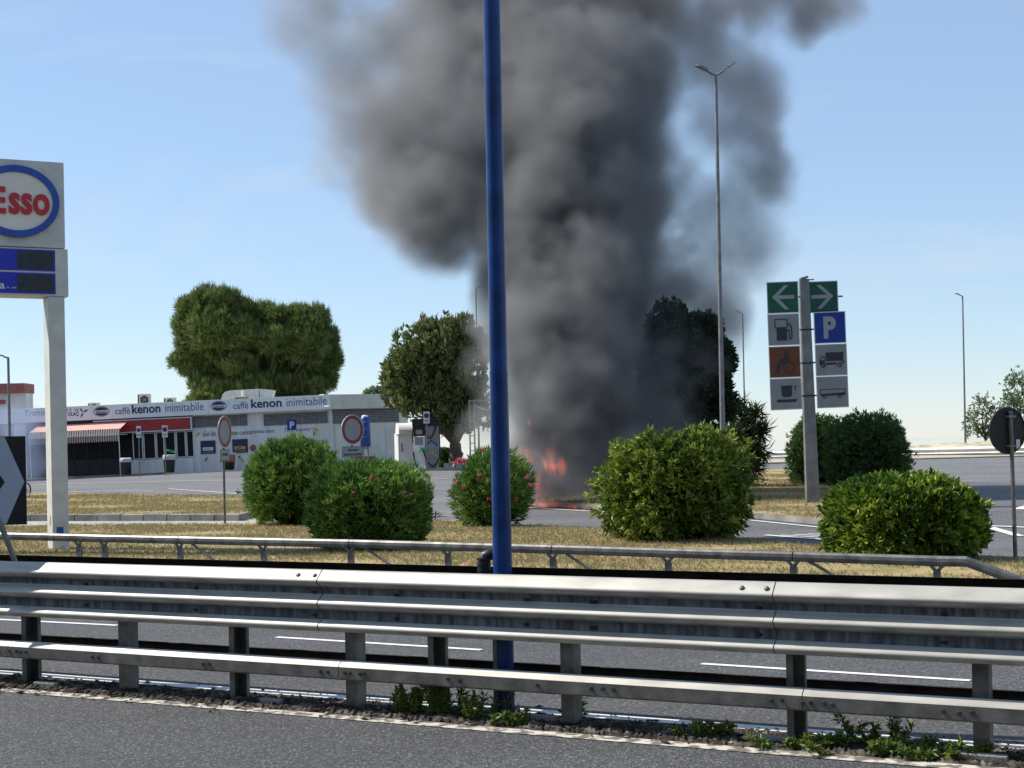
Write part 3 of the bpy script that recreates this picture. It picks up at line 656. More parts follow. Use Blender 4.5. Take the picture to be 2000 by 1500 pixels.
# ------------------------------------------------------------------ shrubs and trees
def fib(n):
    i = np.arange(n) + .5; ph = np.arccos(1 - 2 * i / n); th = math.pi * (1 + 5 ** .5) * i
    return np.stack([np.cos(th) * np.sin(ph), np.sin(th) * np.sin(ph), np.cos(ph)], 1)
def lump(d, seed, amp):
    r = np.random.default_rng(seed); s = np.zeros(len(d))
    for f_ in (1.5, 2.5, 4, 7, 11):
        k = r.normal(size=3); k /= np.linalg.norm(k); s += np.sin(d @ k * f_ * 2 + r.uniform(0, 6.28)) / f_ ** .55
    return 1 + amp * s / 1.6
def shell(rad, n, seed, amp=.08, inner=.35, flat=-.75, boxy=1.0):
    """sprig centres and outward axes over an uneven dome; rad = (x,y,z); centre of dome at z=0"""
    d = fib(int(n * 1.15)); d = d[d[:, 2] > flat][:n]; d = d + rng.normal(0, .03, d.shape); d /= np.linalg.norm(d, axis=1)[:, None]
    dd = np.sign(d) * np.abs(d) ** boxy
    R = lump(d, seed, amp) * (1 - np.abs(rng.normal(0, inner * .5, len(d))).clip(0, inner) + np.where(rng.random(len(d)) < .18, rng.exponential(.05, len(d)), 0).clip(0, .16))
    c = dd * R[:, None] * np.array(rad); ax = d / np.array(rad); ax /= np.linalg.norm(ax, axis=1)[:, None]
    return c, ax
def shrub(name, px0, px1, pyt, pyb, Y, lm, label, L, Wd, k, n, up=.5, spread=.35, amp=.08, seed=1, inner=.35, boxy=1.0, cat="shrub", group=None, flat=-.8, depth=.95, zoff=0.0):
    l, r, t, b = W(px0, pyb, Y), W(px1, pyb, Y), W((px0 + px1) / 2, pyt, Y), W((px0 + px1) / 2, pyb, Y)
    w = (r - l).length / 2 - L * .45; c = (l + r) / 2; z0 = float(g(c.x, c.y)) + zoff; top = t.z - L * .55; h = top - z0
    root = empty(name, (c.x, c.y + w * .2, z0), 0, label, cat, group)
    rz = h * .56; cz = h - rz
    C, A = shell((w * .97, w * depth, rz * .98), n, seed, amp, inner, flat, boxy); C[:, 2] += cz
    C[:, 2] = np.where(C[:, 2] < .03, np.abs(C[:, 2]) * .3 + .03, C[:, 2])
    A = A + np.array([0, 0, up]); A /= np.linalg.norm(A, axis=1)[:, None]
    sets = [leaves(C, A, L, Wd, k, spread)]
    ci, ai = shell((w * .8, w * depth * .8, rz * .82), n // 3, seed + 9, amp, .5, flat, boxy); ci[:, 2] = np.maximum(ci[:, 2] + cz, .03)
    sets.append(leaves(ci, ai + np.array([0, 0, up]), L * 1.2, Wd * 1.4, k, spread + .3))
    foliage("crown", sets, lm, root, kind='stuff')
    mb = MB()
    for i in range(14):
        a = i * 2.4; e = Vector((math.cos(a) * w * .62, math.sin(a) * w * .6, h * rng.uniform(.55, .8)))
        mb.tube([(math.cos(a) * w * .14, math.sin(a) * w * .14, -.05), e * .5 + Vector((0, 0, .05)), e], [.03, .022, .01], 6)
    us, vs_ = 36, 18; TV = []
    for a_ in range(vs_):
        for b_ in range(us):
            ph_, th_ = math.pi * (a_ + .5) / vs_, 2 * math.pi * b_ / us; TV.append((math.cos(th_) * math.sin(ph_), math.sin(th_) * math.sin(ph_), math.cos(ph_)))
    TV = np.array(TV); q_ = TV * (lump(TV, seed, amp) * rng.uniform(.66, .84, len(TV)))[:, None] * np.array((w, w * depth, rz)); q_[:, 2] = np.maximum(q_[:, 2] + cz, .02)
    mb.add(q_, [(a_ * us + b_, a_ * us + (b_ + 1) % us, (a_ + 1) * us + (b_ + 1) % us, (a_ + 1) * us + b_) for a_ in range(vs_ - 1) for b_ in range(us)])
    mb.build("branches", M['twigs_shade_core'], root)  # stems plus an added dark core that blocks light between the leaves
    return root, w, h, cz, rz
GS = "rounded shrubs on the grass verge"
shrub("oleander_shrub", 476, 672, 848, 1030, 34.2, M['lf_oleander'], "round green oleander shrub behind the narrow red ringed sign, furthest left", .13, .026, 11, 1900, .7, .38, .05, 3, .3, .86, group=GS, zoff=.05)
rB = shrub("oleander_shrub", 593, 850, 896, 1078, 25.6, M['lf_oleander'], "wide low oleander shrub with a few reddish tips directly behind the tube railing", .12, .024, 11, 2300, .6, .4, .06, 5, .3, .84, group=GS, zoff=.05)
rC = shrub("oleander_shrub", 882, 1050, 868, 1030, 32.0, M['lf_oleander'], "loose pink flowering oleander shrub behind the blue pole", .15, .027, 9, 900, .8, .42, .12, 8, .45, 1.0, group=GS, zoff=.05)
rD = shrub("leafy_shrub", 1180, 1472, 842, 1062, 26.4, M['lf_privet'], "big shaggy yellow green shrub with straggling shoots right of the fire",   .14, .058, 8, 2300, .25, .6, .2, 12, .3, .82, group=GS, zoff=.05)
shrub("leafy_shrub", 1616, 1932, 926, 1100, 21.6, M['lf_pitto'], "dense clipped broad leaved shrub in front of the service sign post, furthest right", .115, .062, 8, 2500, .3, .6, .07, 15, .22, .8, group=GS, zoff=.05)
GF = "dark shrubs on the far traffic island"
shrub("leafy_shrub", 1538, 1668, 800, 940, 50.5, M['lf_dark'], "dark shrub with thin shoots behind the service sign post", .16, .04, 8, 1000, .5, .5, .12, 21, .35, .9, group=GF)
shrub("leafy_shrub", 1612, 1788, 804, 958, 47.5, M['lf_dark'], "large dark rounded shrub right of the service sign post", .14, .035, 9, 1800, .6, .45, .06, 24, .3, .85, group=GF)
shrub("low_hedge", 852, 905, 872, 906, 78, M['lf_dark'], "small dark clipped hedge under the tree beside the fuel pump", .12, .06, 7, 420, .3, .6, .05, 28, .3, .6, cat="hedge")
def petals(root, pts, r=.06):
    C = np.array(pts); return foliage("flowers", [leaves(C, np.tile([0, -.3, .6], (len(C), 1)), r, r * .7, 16, .9)], M['pink'], root, kind='stuff')
def in_root(root, px, py, dy):
    p = W(px, py, root.location.y + dy); return p - root.location
root, w, h, cz, rz = rC
petals(root, [in_root(root, 898, 900, -.55), in_root(root, 905, 902, -.6), in_root(root, 890, 905, -.55)], .08)
petals(root, [in_root(root, x, y, -.85) for x, y in ((943, 880), (938, 928), (985, 955), (1030, 933), (892, 942), (905, 952), (955, 975), (1010, 975), (1035, 948))], .055)
root = rB[0]; petals(root, [in_root(root, x, y, -1.0) for x, y in ((725, 933), (735, 936), (690, 962), (790, 962), (803, 965))], .028)
# straggling shoots of the shaggy shrub
root = rD[0]; C, A = [], []; mb = MB()
for pts in (((1225, 880), (1205, 868), (1195, 880)), ((1200, 935), (1165, 938), (1145, 945)), ((1330, 850), (1345, 838), (1362, 846)), ((1400, 858), (1425, 858), (1440, 885)), ((1445, 930), (1470, 932), (1495, 940)), ((1440, 940), (1455, 975), (1468, 1005)), ((1280, 858), (1262, 848), (1250, 855)), ((1190, 960), (1160, 965), (1148, 985))):
    P = [in_root(root, x, y, -.7) for x, y in pts]; mb.tube(P, [.006, .005, .003], 5)
    for a, b in zip(P, P[1:]):
        for t in np.linspace(0, 1, 7): C.append(a.lerp(b, t)); A.append((rng.normal(0, .5), rng.normal(0, .5), .2))
mb.build("shoots", M['bark'], root); foliage("shoot_leaves", [leaves(C, A, .09, .04, 3, .5)], M['lf_privet'], root, kind='stuff')

def tree(name, lobes, trunk, Y, lm, label, L, Wd, k, dens, up=.4, spread=.5, limbs=True, group=None, trunk_r=.16, amp=.14, inner=.5, cat="tree", droop=0.0, fill=.5, shoots=False):
    """lobes: (px, py, rx px, rz px, depth offset m) in the photo's pixels at depth Y; trunk (px, py base)"""
    s = F / Y; bpt = W(trunk[0], trunk[1], Y); z0 = float(g(bpt.x, bpt.y)); root = empty(name, (bpt.x, bpt.y, z0), 0, label, cat, group)
    sets = []; mb = MB(); ends = []; tops = []
    for i, (px, py, rx, rz, dy) in enumerate(lobes):
        c = W(px, py, Y + dy) - root.location; n = int(dens * (rx / s * rz / s) ** .85)
        C, A = shell((rx / s, (rx + rz) / 2 / s, rz / s), max(n, 20), 31 + i * 7 + int(px), amp, inner, -.95); C = C + np.array(c)
        A = A + np.array([0, 0, up]); A /= np.linalg.norm(A, axis=1)[:, None]
        tops.append((C, A)); sets.append(leaves(C, A, L, Wd, k, spread, droop=droop)); ends.append(Vector(c))
        C, A = shell((rx / s * .72, (rx + rz) / 2.8 / s, rz / s * .72), max(int(n * fill), 12), 77 + i, amp, .9, -.99); sets.append(leaves(C + np.array(c), A, L * 1.25, Wd * 1.5, k, spread + .4))
    if shoots:
        for C, A in tops:
            sel = (A[:, 2] > .55) & (rng.random(len(A)) < .5)
            if sel.any(): sets.append(leaves(C[sel], A[sel] * .3 + np.array([0, 0, 1.0]), L * 1.35, Wd * 1.1, 6, .22))
    foliage("crown", sets, lm, root, kind='stuff')
    fork = Vector(ends[0]) * .0 + Vector((0, 0, max(.4, min(e.z for e in ends) * .55)))
    mb.tube([(0, 0, -.2), (0, 0, fork.z * .5), fork], [trunk_r * 1.25, trunk_r, trunk_r * .85], 12); mb.build("trunk", M['bark'], root)
    if limbs:
        mb = MB()
        for e in ends: mb.tube([fork, fork.lerp(e, .5) + Vector((rng.normal(0, .1), 0, .1)), e], [trunk_r * .6, trunk_r * .4, trunk_r * .12], 8)
        mb.build("limbs", M['bark'], root)
    return root
tree("pine_tree", [(430, 640, 66, 56, -1), (505, 655, 70, 50, 0.5), (590, 665, 56, 52, -.5), (560, 720, 90, 60, 1.5), (450, 715, 72, 62, 1), (520, 770, 96, 38, 1.5), (620, 715, 38, 50, .5), (395, 690, 44, 56, .6),
     (372, 604, 28, 26, -.5), (402, 592, 30, 28, -1), (438, 590, 32, 26, -1.2), (470, 606, 28, 24, -.6), (512, 616, 30, 22, -.4), (545, 622, 26, 22, -.8), (583, 618, 28, 22, -.6), (618, 626, 26, 26, -.3), (640, 662, 22, 26, 0), (648, 700, 18, 24, .2), (636, 742, 22, 28, .4),
     (362, 640, 22, 24, -.3), (366, 672, 20, 20, 0), (352, 706, 22, 15, 0), (372, 722, 22, 16, -.2), (390, 748, 20, 20, -.3), (398, 790, 34, 26, -.3), (415, 660, 36, 30, -1.6), (480, 660, 38, 30, -1.5), (540, 670, 36, 28, -1.6), (600, 690, 32, 28, -1.4), (470, 715, 34, 24, -1.2), (440, 768, 52, 30, -.6), (585, 765, 56, 30, -.4), (510, 760, 60, 30, -1)],
     (500, 905), 99, M['lf_pine'], "broad dense pine rising behind the flat roofed cafe", .34, .032, 12, 300, .9, .45, trunk_r=.35, amp=.2, shoots=True)
tree("broadleaf_tree", [(850, 690, 70, 62, 0), (890, 660, 42, 38, 0), (800, 715, 42, 46, -.3), (830, 775, 58, 48, -.4), (900, 760, 54, 58, .4), (790, 770, 34, 44, -.2), (885, 815, 50, 36, .3), (760, 738, 16, 12, 0), (835, 645, 16, 20, 0), (908, 632, 12, 14, 0), (925, 690, 34, 50, .6), (870, 790, 70, 50, .8), (892, 825, 42, 34, .2), (920, 800, 40, 50, .9), (840, 740, 70, 60, .8)],
     (890, 908), 77, M['lf_magnolia'], "coarse leaved tree beside the fuel pump, half veiled by smoke", .32, .11, 9, 85, 1.0, .5, trunk_r=.34, amp=.3, fill=.22, shoots=True)
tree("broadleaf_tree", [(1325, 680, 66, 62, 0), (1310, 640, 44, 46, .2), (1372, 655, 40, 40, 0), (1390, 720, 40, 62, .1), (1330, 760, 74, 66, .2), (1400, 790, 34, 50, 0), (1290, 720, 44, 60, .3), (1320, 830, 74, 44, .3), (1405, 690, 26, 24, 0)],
     (1335, 952), 44.2, M['lf_smoke_shade'], "dark tree behind the smoke left of the twin arm street lamp", .18, .08, 8, 520, .5, .5, trunk_r=.16, amp=.16)
tree("slender_tree", [(1918, 790, 22, 26, 0), (1938, 810, 28, 22, .3), (1900, 820, 24, 20, 0), (1915, 842, 38, 18, .3), (1950, 838, 34, 20, 0)], (1925, 872), 106, M['lf_far'], "small pale tree behind the far right lamp post", .26, .1, 5, 40, .5, .6, group="pale trees behind the far right rail", trunk_r=.1, amp=.3, inner=.8)
tree("slender_tree", [(1985, 745, 28, 26, 0), (2010, 770, 40, 34, .5), (1985, 795, 40, 24, 0), (2020, 820, 50, 36, 0), (1985, 838, 30, 20, .5), (1972, 780, 16, 22, 0)], (2000, 872), 108, M['lf_far'], "taller pale tree above the round sign seen from behind", .26, .1, 5, 40, .5, .6, group="pale trees behind the far right rail", trunk_r=.12, amp=.3, inner=.8)
tree("slender_tree", [(735, 766, 14, 9, 0), (750, 768, 16, 8, 0), (722, 770, 10, 6, 0)], (738, 900), 108, M['lf_far'], "pale treetop showing above the cafe's right end", .3, .1, 5, 40, .9, .5, trunk_r=.1, amp=.3)
# yucca: rosettes of stiff blades
p = W(1448, 920, 50); root = empty("yucca", (p.x, p.y, float(g(p.x, p.y)) + .1), 0, "spiky yucca clump between the dark tree and the service sign post", "yucca")
C, A, mb = [], [], MB()
for px, py in ((1447, 790), (1477, 802), (1425, 805), (1460, 825), (1488, 840), (1435, 840), (1470, 868), (1410, 838), (1448, 875), (1486, 880), (1420, 880), (1400, 860), (1455, 900), (1480, 905), (1432, 900), (1442, 855), (1465, 845), (1410, 900)):
    e = in_root(root, px, py, rng.uniform(-.35, .4)); mb.tube([(e.x * .2, e.y * .2, -.1), Vector((e.x * .7, e.y * .7, e.z * .5)), e], [.06, .05, .04], 7)
    for _ in range(4): C.append(e + Vector((rng.normal(0, .06), rng.normal(0, .06), rng.uniform(-.25, .05)))); A.append((0, 0, .3 if py < 850 else .05))
mb.build("stems", M['bark'], root); foliage("blades", [leaves(C, A, .46, .05, 40, .75, .25, .0, .15)], M['lf_yucca'], root, kind='stuff')

# ------------------------------------------------------------------ cafe building
BY = 87.0; BS = F / BY
cafe = empty("cafe_building", W(60, 937, BY), 0, "long low white roadside cafe with lettered fascia, red awning and dark windows", "building", ry=-0.0268)
def bl(px, py): z = 937 - .046 * (px - 60) - py; return ((px - 60 + .046 * z) / BS, z / BS)
LEN = bl(648, 850)[0]; HT = 4.17; EX, EY = LEN + 3.75, 3.75
foot = [(-3.0, 0), (LEN, 0), (EX, EY), (EX, 11), (-3.0, 11)]
def prism_z(mb, poly, z0, z1):
    n = len(poly); vs = [(x, y, z0) for x, y in poly] + [(x, y, z1) for x, y in poly]
    mb.add(vs, [tuple(range(n))[::-1], tuple(range(n, 2 * n))] + [(i, (i + 1) % n, (i + 1) % n + n, i + n) for i in range(n)]); return mb
wx0 = bl(378, 870)[0]                                            # white wall starts here, glazing to its left
mb = prism_z(MB(), [(wx0, 0), (LEN, 0), (LEN, 8), (wx0, 8)], -.6, 3.35); mb.build("wall", M['white_wall'], cafe)
mb = prism_z(MB(), [(LEN + .002, 0.004), (EX, EY), (EX, 11), (LEN + .002, 11)], -.6, 3.34); mb.build("end_wall", M['grey_wall'], cafe)
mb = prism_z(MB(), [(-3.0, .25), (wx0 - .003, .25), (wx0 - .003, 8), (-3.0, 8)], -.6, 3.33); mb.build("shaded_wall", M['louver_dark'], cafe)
t_ = .3
roof = prism_z(MB(), [(-3.05, -.3), (LEN + .1, -.3), (EX + .25, EY - .12), (EX + .25, 11), (-3.05, 11)], 3.36, HT - .06).build("roof", M['grey_wall'], cafe)
xs = [-3.05, .7, bl(182, 800)[0], bl(222, 800)[0], bl(410, 800)[0], bl(450, 800)[0], LEN + .1]
for a, b in zip(xs, xs[1:]):
    mb = MB(); mb.b2((a + .006, -.335, 3.33), (b - .006, -.302, HT)); mb.build("fascia_panel", M['fascia'], cafe, bevel=.006)
dv = Vector((EX + .15 - LEN, EY + .2, 0)).normalized(); nv_ = Vector((dv.y, -dv.x, 0))
mb = MB(); mb.extr([(0, 3.33), (0, HT), (-.03, HT), (-.03, 3.33)], Vector((LEN + .11, -.33, 0)), Vector((EX + .28, EY - .15, 0)), nv_, True); mb.build("fascia_panel", M['grey_wall'], cafe)
mb = MB(); mb.b2((LEN - .16, -.04, -.5), (LEN + .1, .1, 3.33)); mb.build("corner_post", M['frame'], cafe)
# louvres
def louver(x0, x1, z0, z1, parent):
    mb = MB(); n = 9
    for i in range(n):
        z = z0 + (z1 - z0) * (i + .5) / n; mb.box(((x0 + x1) / 2, -.035, z), (x1 - x0, .05, .012), Matrix.Rotation(.7, 3, 'X'))
    for x in np.arange(x0 + .25, x1, .5): mb.b2((x - .01, -.06, z0), (x + .01, -.02, z1))
    o = mb.build("louver", M['louver'], parent); o['kind'] = 'stuff'
    mb = MB(); mb.b2((x0, -.012, z0), (x1, -.002, z1)); mb.build("louver_recess", M['louver_dark'], parent)
for px0, px1, a, b in ((376, 484, 811, 834), (515, 645, 806, 829)):
    x0, z1 = bl(px0, a + 3); x1, z0 = bl(px1, b - 3); louver(x0, x1, z0, z1, cafe)
# end wall details
er = bpy.data.objects.new("end_louver", None); er.empty_display_size = .1
def end_p(u, z, out=.0): q = Vector((LEN + .002, .004, 0)) + dv * u + nv_ * out; return Vector((q.x, q.y, z))
dv = Vector((EX - LEN, EY, 0)).normalized(); nv_ = Vector((dv.y, -dv.x, 0)); EL = Vector((EX - LEN, EY, 0)).length
mb = MB()
for i in range(8):
    z = 2.5 + i * .1; mb.extr([(.0, z), (.05, z - .03), (.05, z - .015), (.0, z + .015)], end_p(.15, 0), end_p(EL - .1, 0), nv_, True)
mb.build("louver", M['louver'], cafe)['kind'] = 'stuff'
mb = MB(); mb.extr([(.004, 2.46), (.004, 3.3)], end_p(.12, 0), end_p(EL - .05, 0), nv_); mb.build("louver_recess", M['louver_dark'], cafe)
for u0, u1, z0, z1, m_, nm in ((.25, 2.9, .1, 2.42, 'grey_wall', 'cladding_panel'), (2.93, 4.1, .1, 2.42, 'grey_wall', 'cladding_panel'), (4.13, EL - .05, .1, 2.42, 'grey_wall', 'cladding_panel'), (2.25, 2.75, .9, 2.0, 'poster', 'poster')):
    o_ = .02 if nm != 'poster' else .035
    mb = MB(); mb.extr([(.0, z0), (o_, z0), (o_, z1), (0, z1)], end_p(u0, 0), end_p(u1, 0), nv_, True); mb.f += [(len(mb.v) - 1, len(mb.v) - 2, len(mb.v) - 3, len(mb.v) - 4)]; mb.sm.append(False); mb.build(nm, M[m_], cafe)
# windows of the bar: dark panes in white frames over a pale base wall
gx = [258, 279, 304, 321, 343, 363, 379]
mb = MB(); x0, _ = bl(256, 900); x1, _ = bl(379, 900); mb.b2((x0, -.02, -.6), (x1 - .004, .2, .87)); mb.build("base_wall", M['white_wall'], cafe)
for a, b in zip(gx, gx[1:]):
    xa, zt = bl(a + 1.5, 844); xb, _ = bl(b - 1.5, 844); zb = .9
    f_ = MB()
    for lo, hi in (((xa - .03, -.03, zb), (xa + .03, .04, 2.45)), ((xb - .03, -.03, zb), (xb + .03, .04, 2.45)), ((xa + .03, -.025, 2.39), (xb - .03, .035, 2.44)), ((xa + .03, -.025, zb), (xb - .03, .035, zb + .05))): f_.b2(lo, hi)
    fo = f_.build("window", M['frame'], cafe)
    mb = MB(); mb.b2((xa + .032, .0, zb + .052), (xb - .032, .01, 2.388)); mb.build("pane", M['glass'], fo)
# dark glazed veranda under the awning
gx = [52, 70, 97, 120, 143, 168, 195, 222, 256]
for i, (a, b) in enumerate(zip(gx, gx[1:])):
    xa, _ = bl(a, 880); xb, _ = bl(b, 880); f_ = MB(); zt = 2.75; zm = .95
    for lo, hi in (((xa, .1, -.5), (xa + .06, .18, zt)), ((xa + .06, .1, zm), (xb, .17, zm + .06)), ((xa + .06, .1, zt - .06), (xb, .17, zt))): f_.b2(lo, hi)
    fo = f_.build("window", M['bin'], cafe)
    mb = MB(); mb.b2((xa + .062, .13, zm + .062), (xb - .002, .14, zt - .062)); mb.build("pane", M['glass'], fo)
    mb = MB(); mb.b2((xa + .062, .12, -.5), (xb - .002, .14, zm - .002)); mb.build("panel", M['bin'], fo)
# left end wall of the veranda, pale
x0, _ = bl(30, 880); x1, _ = bl(52, 880); mb = MB(); mb.b2((x0, -.05, -.5), (x1, .2, 3.32)); mb.build("side_wall", M['white_wall'], cafe)
# red sign band with white edge
xa, zt = bl(258, 820); xb, zb = bl(375, 838); zt = bl(375, 816)[1]
mb = MB(); mb.b2((xa - 2.2, -.30, zb), (xb, -.2, zt)); mb.build("sign_band", M['red'], cafe)
mb = MB(); mb.b2((xb + .002, -.33, zb - .06), (xb + .08, -.19, zt + .06)); mb.b2((xa - 2.2, -.33, zb - .065), (xb, -.19, zb - .003)); mb.b2((xa - 2.2, -.33, zt + .003), (xb, -.19, zt + .06)); mb.build("sign_band_edge", M['frame'], cafe)
# awning, with striped valance
aw = empty("awning", cafe.matrix_basis @ Vector((bl(75, 830)[0], 0, 0)) if False else (cafe.location + Vector((0, 0, 0))), 0, "faded red awning with striped scalloped valance over the cafe terrace", "awning", ry=-0.0268)
x0, x1 = bl(78, 840)[0], bl(252, 845)[0]; zb_, zf = 3.12, 2.72; yb, yf = -.31, -1.9
nst = 38
for i in range(6):
    a = x0 + (x1 - x0) * i / 6; b = x0 + (x1 - x0) * (i + 1) / 6; sa = (a - x0) * .10
    mb = MB(); mb.add([(a, yb, zb_), (b, yb, zb_), (b, yf, zf), (a, yf, zf), (a, yb, zb_ - .012), (b, yb, zb_ - .012), (b, yf, zf - .012), (a, yf, zf - .012)], [(0, 1, 2, 3), (7, 6, 5, 4), (0, 4, 5, 1), (2, 6, 7, 3), (1, 5, 6, 2), (3, 7, 4, 0)])
    mb.build("cloth_panel", M['awning'], aw)
vd, vp, fd, fp = MB(), MB(), MB(), MB()
for i in range(nst * 2):
    a = x0 + (x1 - x0) * i / (nst * 2); b = x0 + (x1 - x0) * (i + 1) / (nst * 2)
    (vd if i % 2 else vp).b2((a, yf - .32, 2.42), (b, yf - .30, 2.43)) if False else (vd if i % 2 else vp).add([(a, yf - .005, zf), (b, yf - .005, zf), (b, yf - .18, zf - .34), (a, yf - .18, zf - .34)], [(0, 1, 2, 3)])
    if True:
        c = (a + b) / 2
        (fd if i % 2 else fp).add([(a, yf - .2, 2.34), (b, yf - .2, 2.34), (b, yf - .2, 2.04), (c, yf - .2, 1.97), (a, yf - .2, 2.04)], [(0, 1, 2, 3, 4)])
for mb, m_, nm in ((vd, 'awning_dark', 'valance_stripe'), (vp, 'awning_pale', 'valance_stripe'), (fd, 'awning_dark', 'fringe_stripe'), (fp, 'awning_pale', 'fringe_stripe')): mb.build(nm, M[m_], aw)['kind'] = 'stuff'
mb = MB(); mb.b2((x0, yf - .24, 2.34), (x1, yf - .17, 2.4)); mb.build("front_bar", M['frame'], aw)
for x in (x0 + .05, x1 - .05): mb = MB(); mb.tube([(x, -.2, 2.4), (x, yf - .18, 2.37)], .025, 8); mb.tube([(x, yf - .19, -.4), (x, yf - .19, 2.36)], .03, 8); mb.build("frame_arm", M['frame'], aw)
# lettering on the fascia
def fas(s, px0, px1, pt, pb, m_, **k):
    x, z = bl(px0, pb); x1, z1 = bl(px1, pt); pm = (px0 + px1) / 2; h = bl(pm, pt)[1] - bl(pm, pb)[1]
    zz = bl(pm, pb)[1]
    return text(s, x1 - x, h, M[m_], cafe, x, -.337, zz, **k)
fas("Trattor", 52, 97, 801, 812, 'steel_blue')
fas("ri a", 133, 157, 797.5, 804, 'steel_blue'); fas("OLAQ", 136, 157, 805, 814, 'navy', bold=.02)
for (a, b, c, d, e, f_) in ((228, 257, 261, 316, 326, 400), (458, 487, 493, 552, 562, 640)):
    m0 = (a + f_) / 2
    def top(px): return 793 - .046 * (px - 250)
    fas("caffè", a, b, top(243 if a < 300 else 473) + 3 + 0, top(243 if a < 300 else 473) + 16, 'steel_blue', bold=.005)
    fas("kenon", c, d, top((c + d) / 2) - 1.5, top((c + d) / 2) + 16, 'navy', bold=.025)
    fas("inimitabile", e, f_, top((e + f_) / 2) - .5, top((e + f_) / 2) + 15.5, 'steel_blue')
for cx, cy in ((201.5, 804), (429.5, 793.5)):
    x, z = bl(cx, cy); mb = MB(); mb.prism(ellipse(x, z, .47, .30), -.345, -.336); em = mb.build("emblem", M['navy'], cafe)
    mb = MB(); ring(mb, x, z, (.44, .275), (.415, .255), -.35, -.346); mb.build("emblem_ring", M['frame'], em)
    mb = MB(); mb.prism([(x - .40, z - .10), (x + .40, z - .10), (x + .40, z + .07), (x - .40, z + .07)], -.351, -.346); mb.build("emblem_band", M['frame'], em)
    text("kenon", .62, .13, M['navy'], em, x - .31, -.352, z - .085, bold=.02)
x, z = bl(166, 806)
for a in (.5, 2.2, 4.2):
    mb = MB(); mb.prism([(x, z), (x + .18 * math.cos(a + .35), z + .18 * math.sin(a + .35)), (x + .36 * math.cos(a), z + .36 * math.sin(a)), (x + .18 * math.cos(a - .35), z + .18 * math.sin(a - .35))], -.344, -.337); mb.build("leaf_mark", M['leaf_print'], cafe)
# script, posters and leaf prints on the white wall
def wl(s, px0, px1, pt, pb, m_, **k):
    x, z = bl(px0, pb); x1, _ = bl(px1, pt); pm = (px0 + px1) / 2; return text(s, x1 - x, bl(pm, pt)[1] - bl(pm, pb)[1], M[m_], cafe, x, -.004, bl(pm, pb)[1], **k)
wl("Gol do", 397, 422, 842, 852, 'navy', shear=.3, bold=.01); wl("ese cucina", 452, 492, 840.5, 849, 'navy', shear=.3, bold=.005); wl("espressa kenon", 494, 536, 838, 848, 'steel_blue', shear=.3, bold=.005)
wl("Tanti aspetti", 556, 608, 835, 845, 'steel_blue', shear=.3)
for px0, py0, px1, py1 in ((382, 852, 393, 846), (610, 837, 624, 842)):
    a, b = bl(px0, py0), bl(px1, py1); mb = MB(); mb.prism([a, ((a[0] + b[0]) / 2, min(a[1], b[1]) + .01), b, ((a[0] + b[0]) / 2, max(a[1], b[1]) + .07)], -.012, -.003); mb.build("swash", M['orange'], cafe)
for k, (px0, px1, pt, pb) in enumerate(((393, 421, 860, 887), (455, 484, 857, 885))):
    xa, za = bl(px0, pb); xb, zb = bl(px1, pt); mb = MB(); mb.b2((xa, -.03, za), (xb, -.004, zb)); po = mb.build("poster", M['navy'], cafe)
    mb = MB(); mb.b2((xa + .12, -.036, za + .2), (xb - .15, -.031, za + .38)); mb.build("poster_label", M['orange' if k else 'cream'], po)
    text("kenon" if k == 0 else "caffè", .38, .09, M['dull_red' if k == 0 else 'navy'], po, xa + .18, -.037, za + .25, bold=.02)
    mb = MB(); mb.b2((xa + .12, -.036, za + .08), (xb - .12, -.031, za + .12)); mb.build("poster_strip", M['sign_grey'], po)
for px, py, m_, ang, ln in ((403, 897, 'leaf_print', .95, .36), (468, 893, 'leaf_print', 2.4, .3), (432, 900, 'dull_red', 1.0, .3)):
    x, z = bl(px, py); d = Vector((math.cos(ang), math.sin(ang))) * ln / 2; nrm = Vector((-d.y, d.x)) * .35
    mb = MB(); mb.prism([(x - d.x, z - d.y), (x + nrm.x, z + nrm.y), (x + d.x, z + d.y), (x - nrm.x, z - nrm.y)], -.012, -.003); mb.build("leaf_mark", M[m_], cafe)
x, z = bl(495, 875); mb = MB(); mb.prism(ellipse(x, z, .2, .2, 20), -.012, -.003); mb.build("emblem", M['dull_red'], cafe)
for px, py in ((641, 795), (632, 773)):
    x, z = bl(px, py); mb = MB(); mb.box((x, -.62, z), (.26, .16, .07), Matrix.Rotation(.4, 3, 'X')); mb.tube([(x, -.33, z + .02), (x, -.56, z + .01)], .018, 6); mb.build("spotlight", M['frame'], cafe)
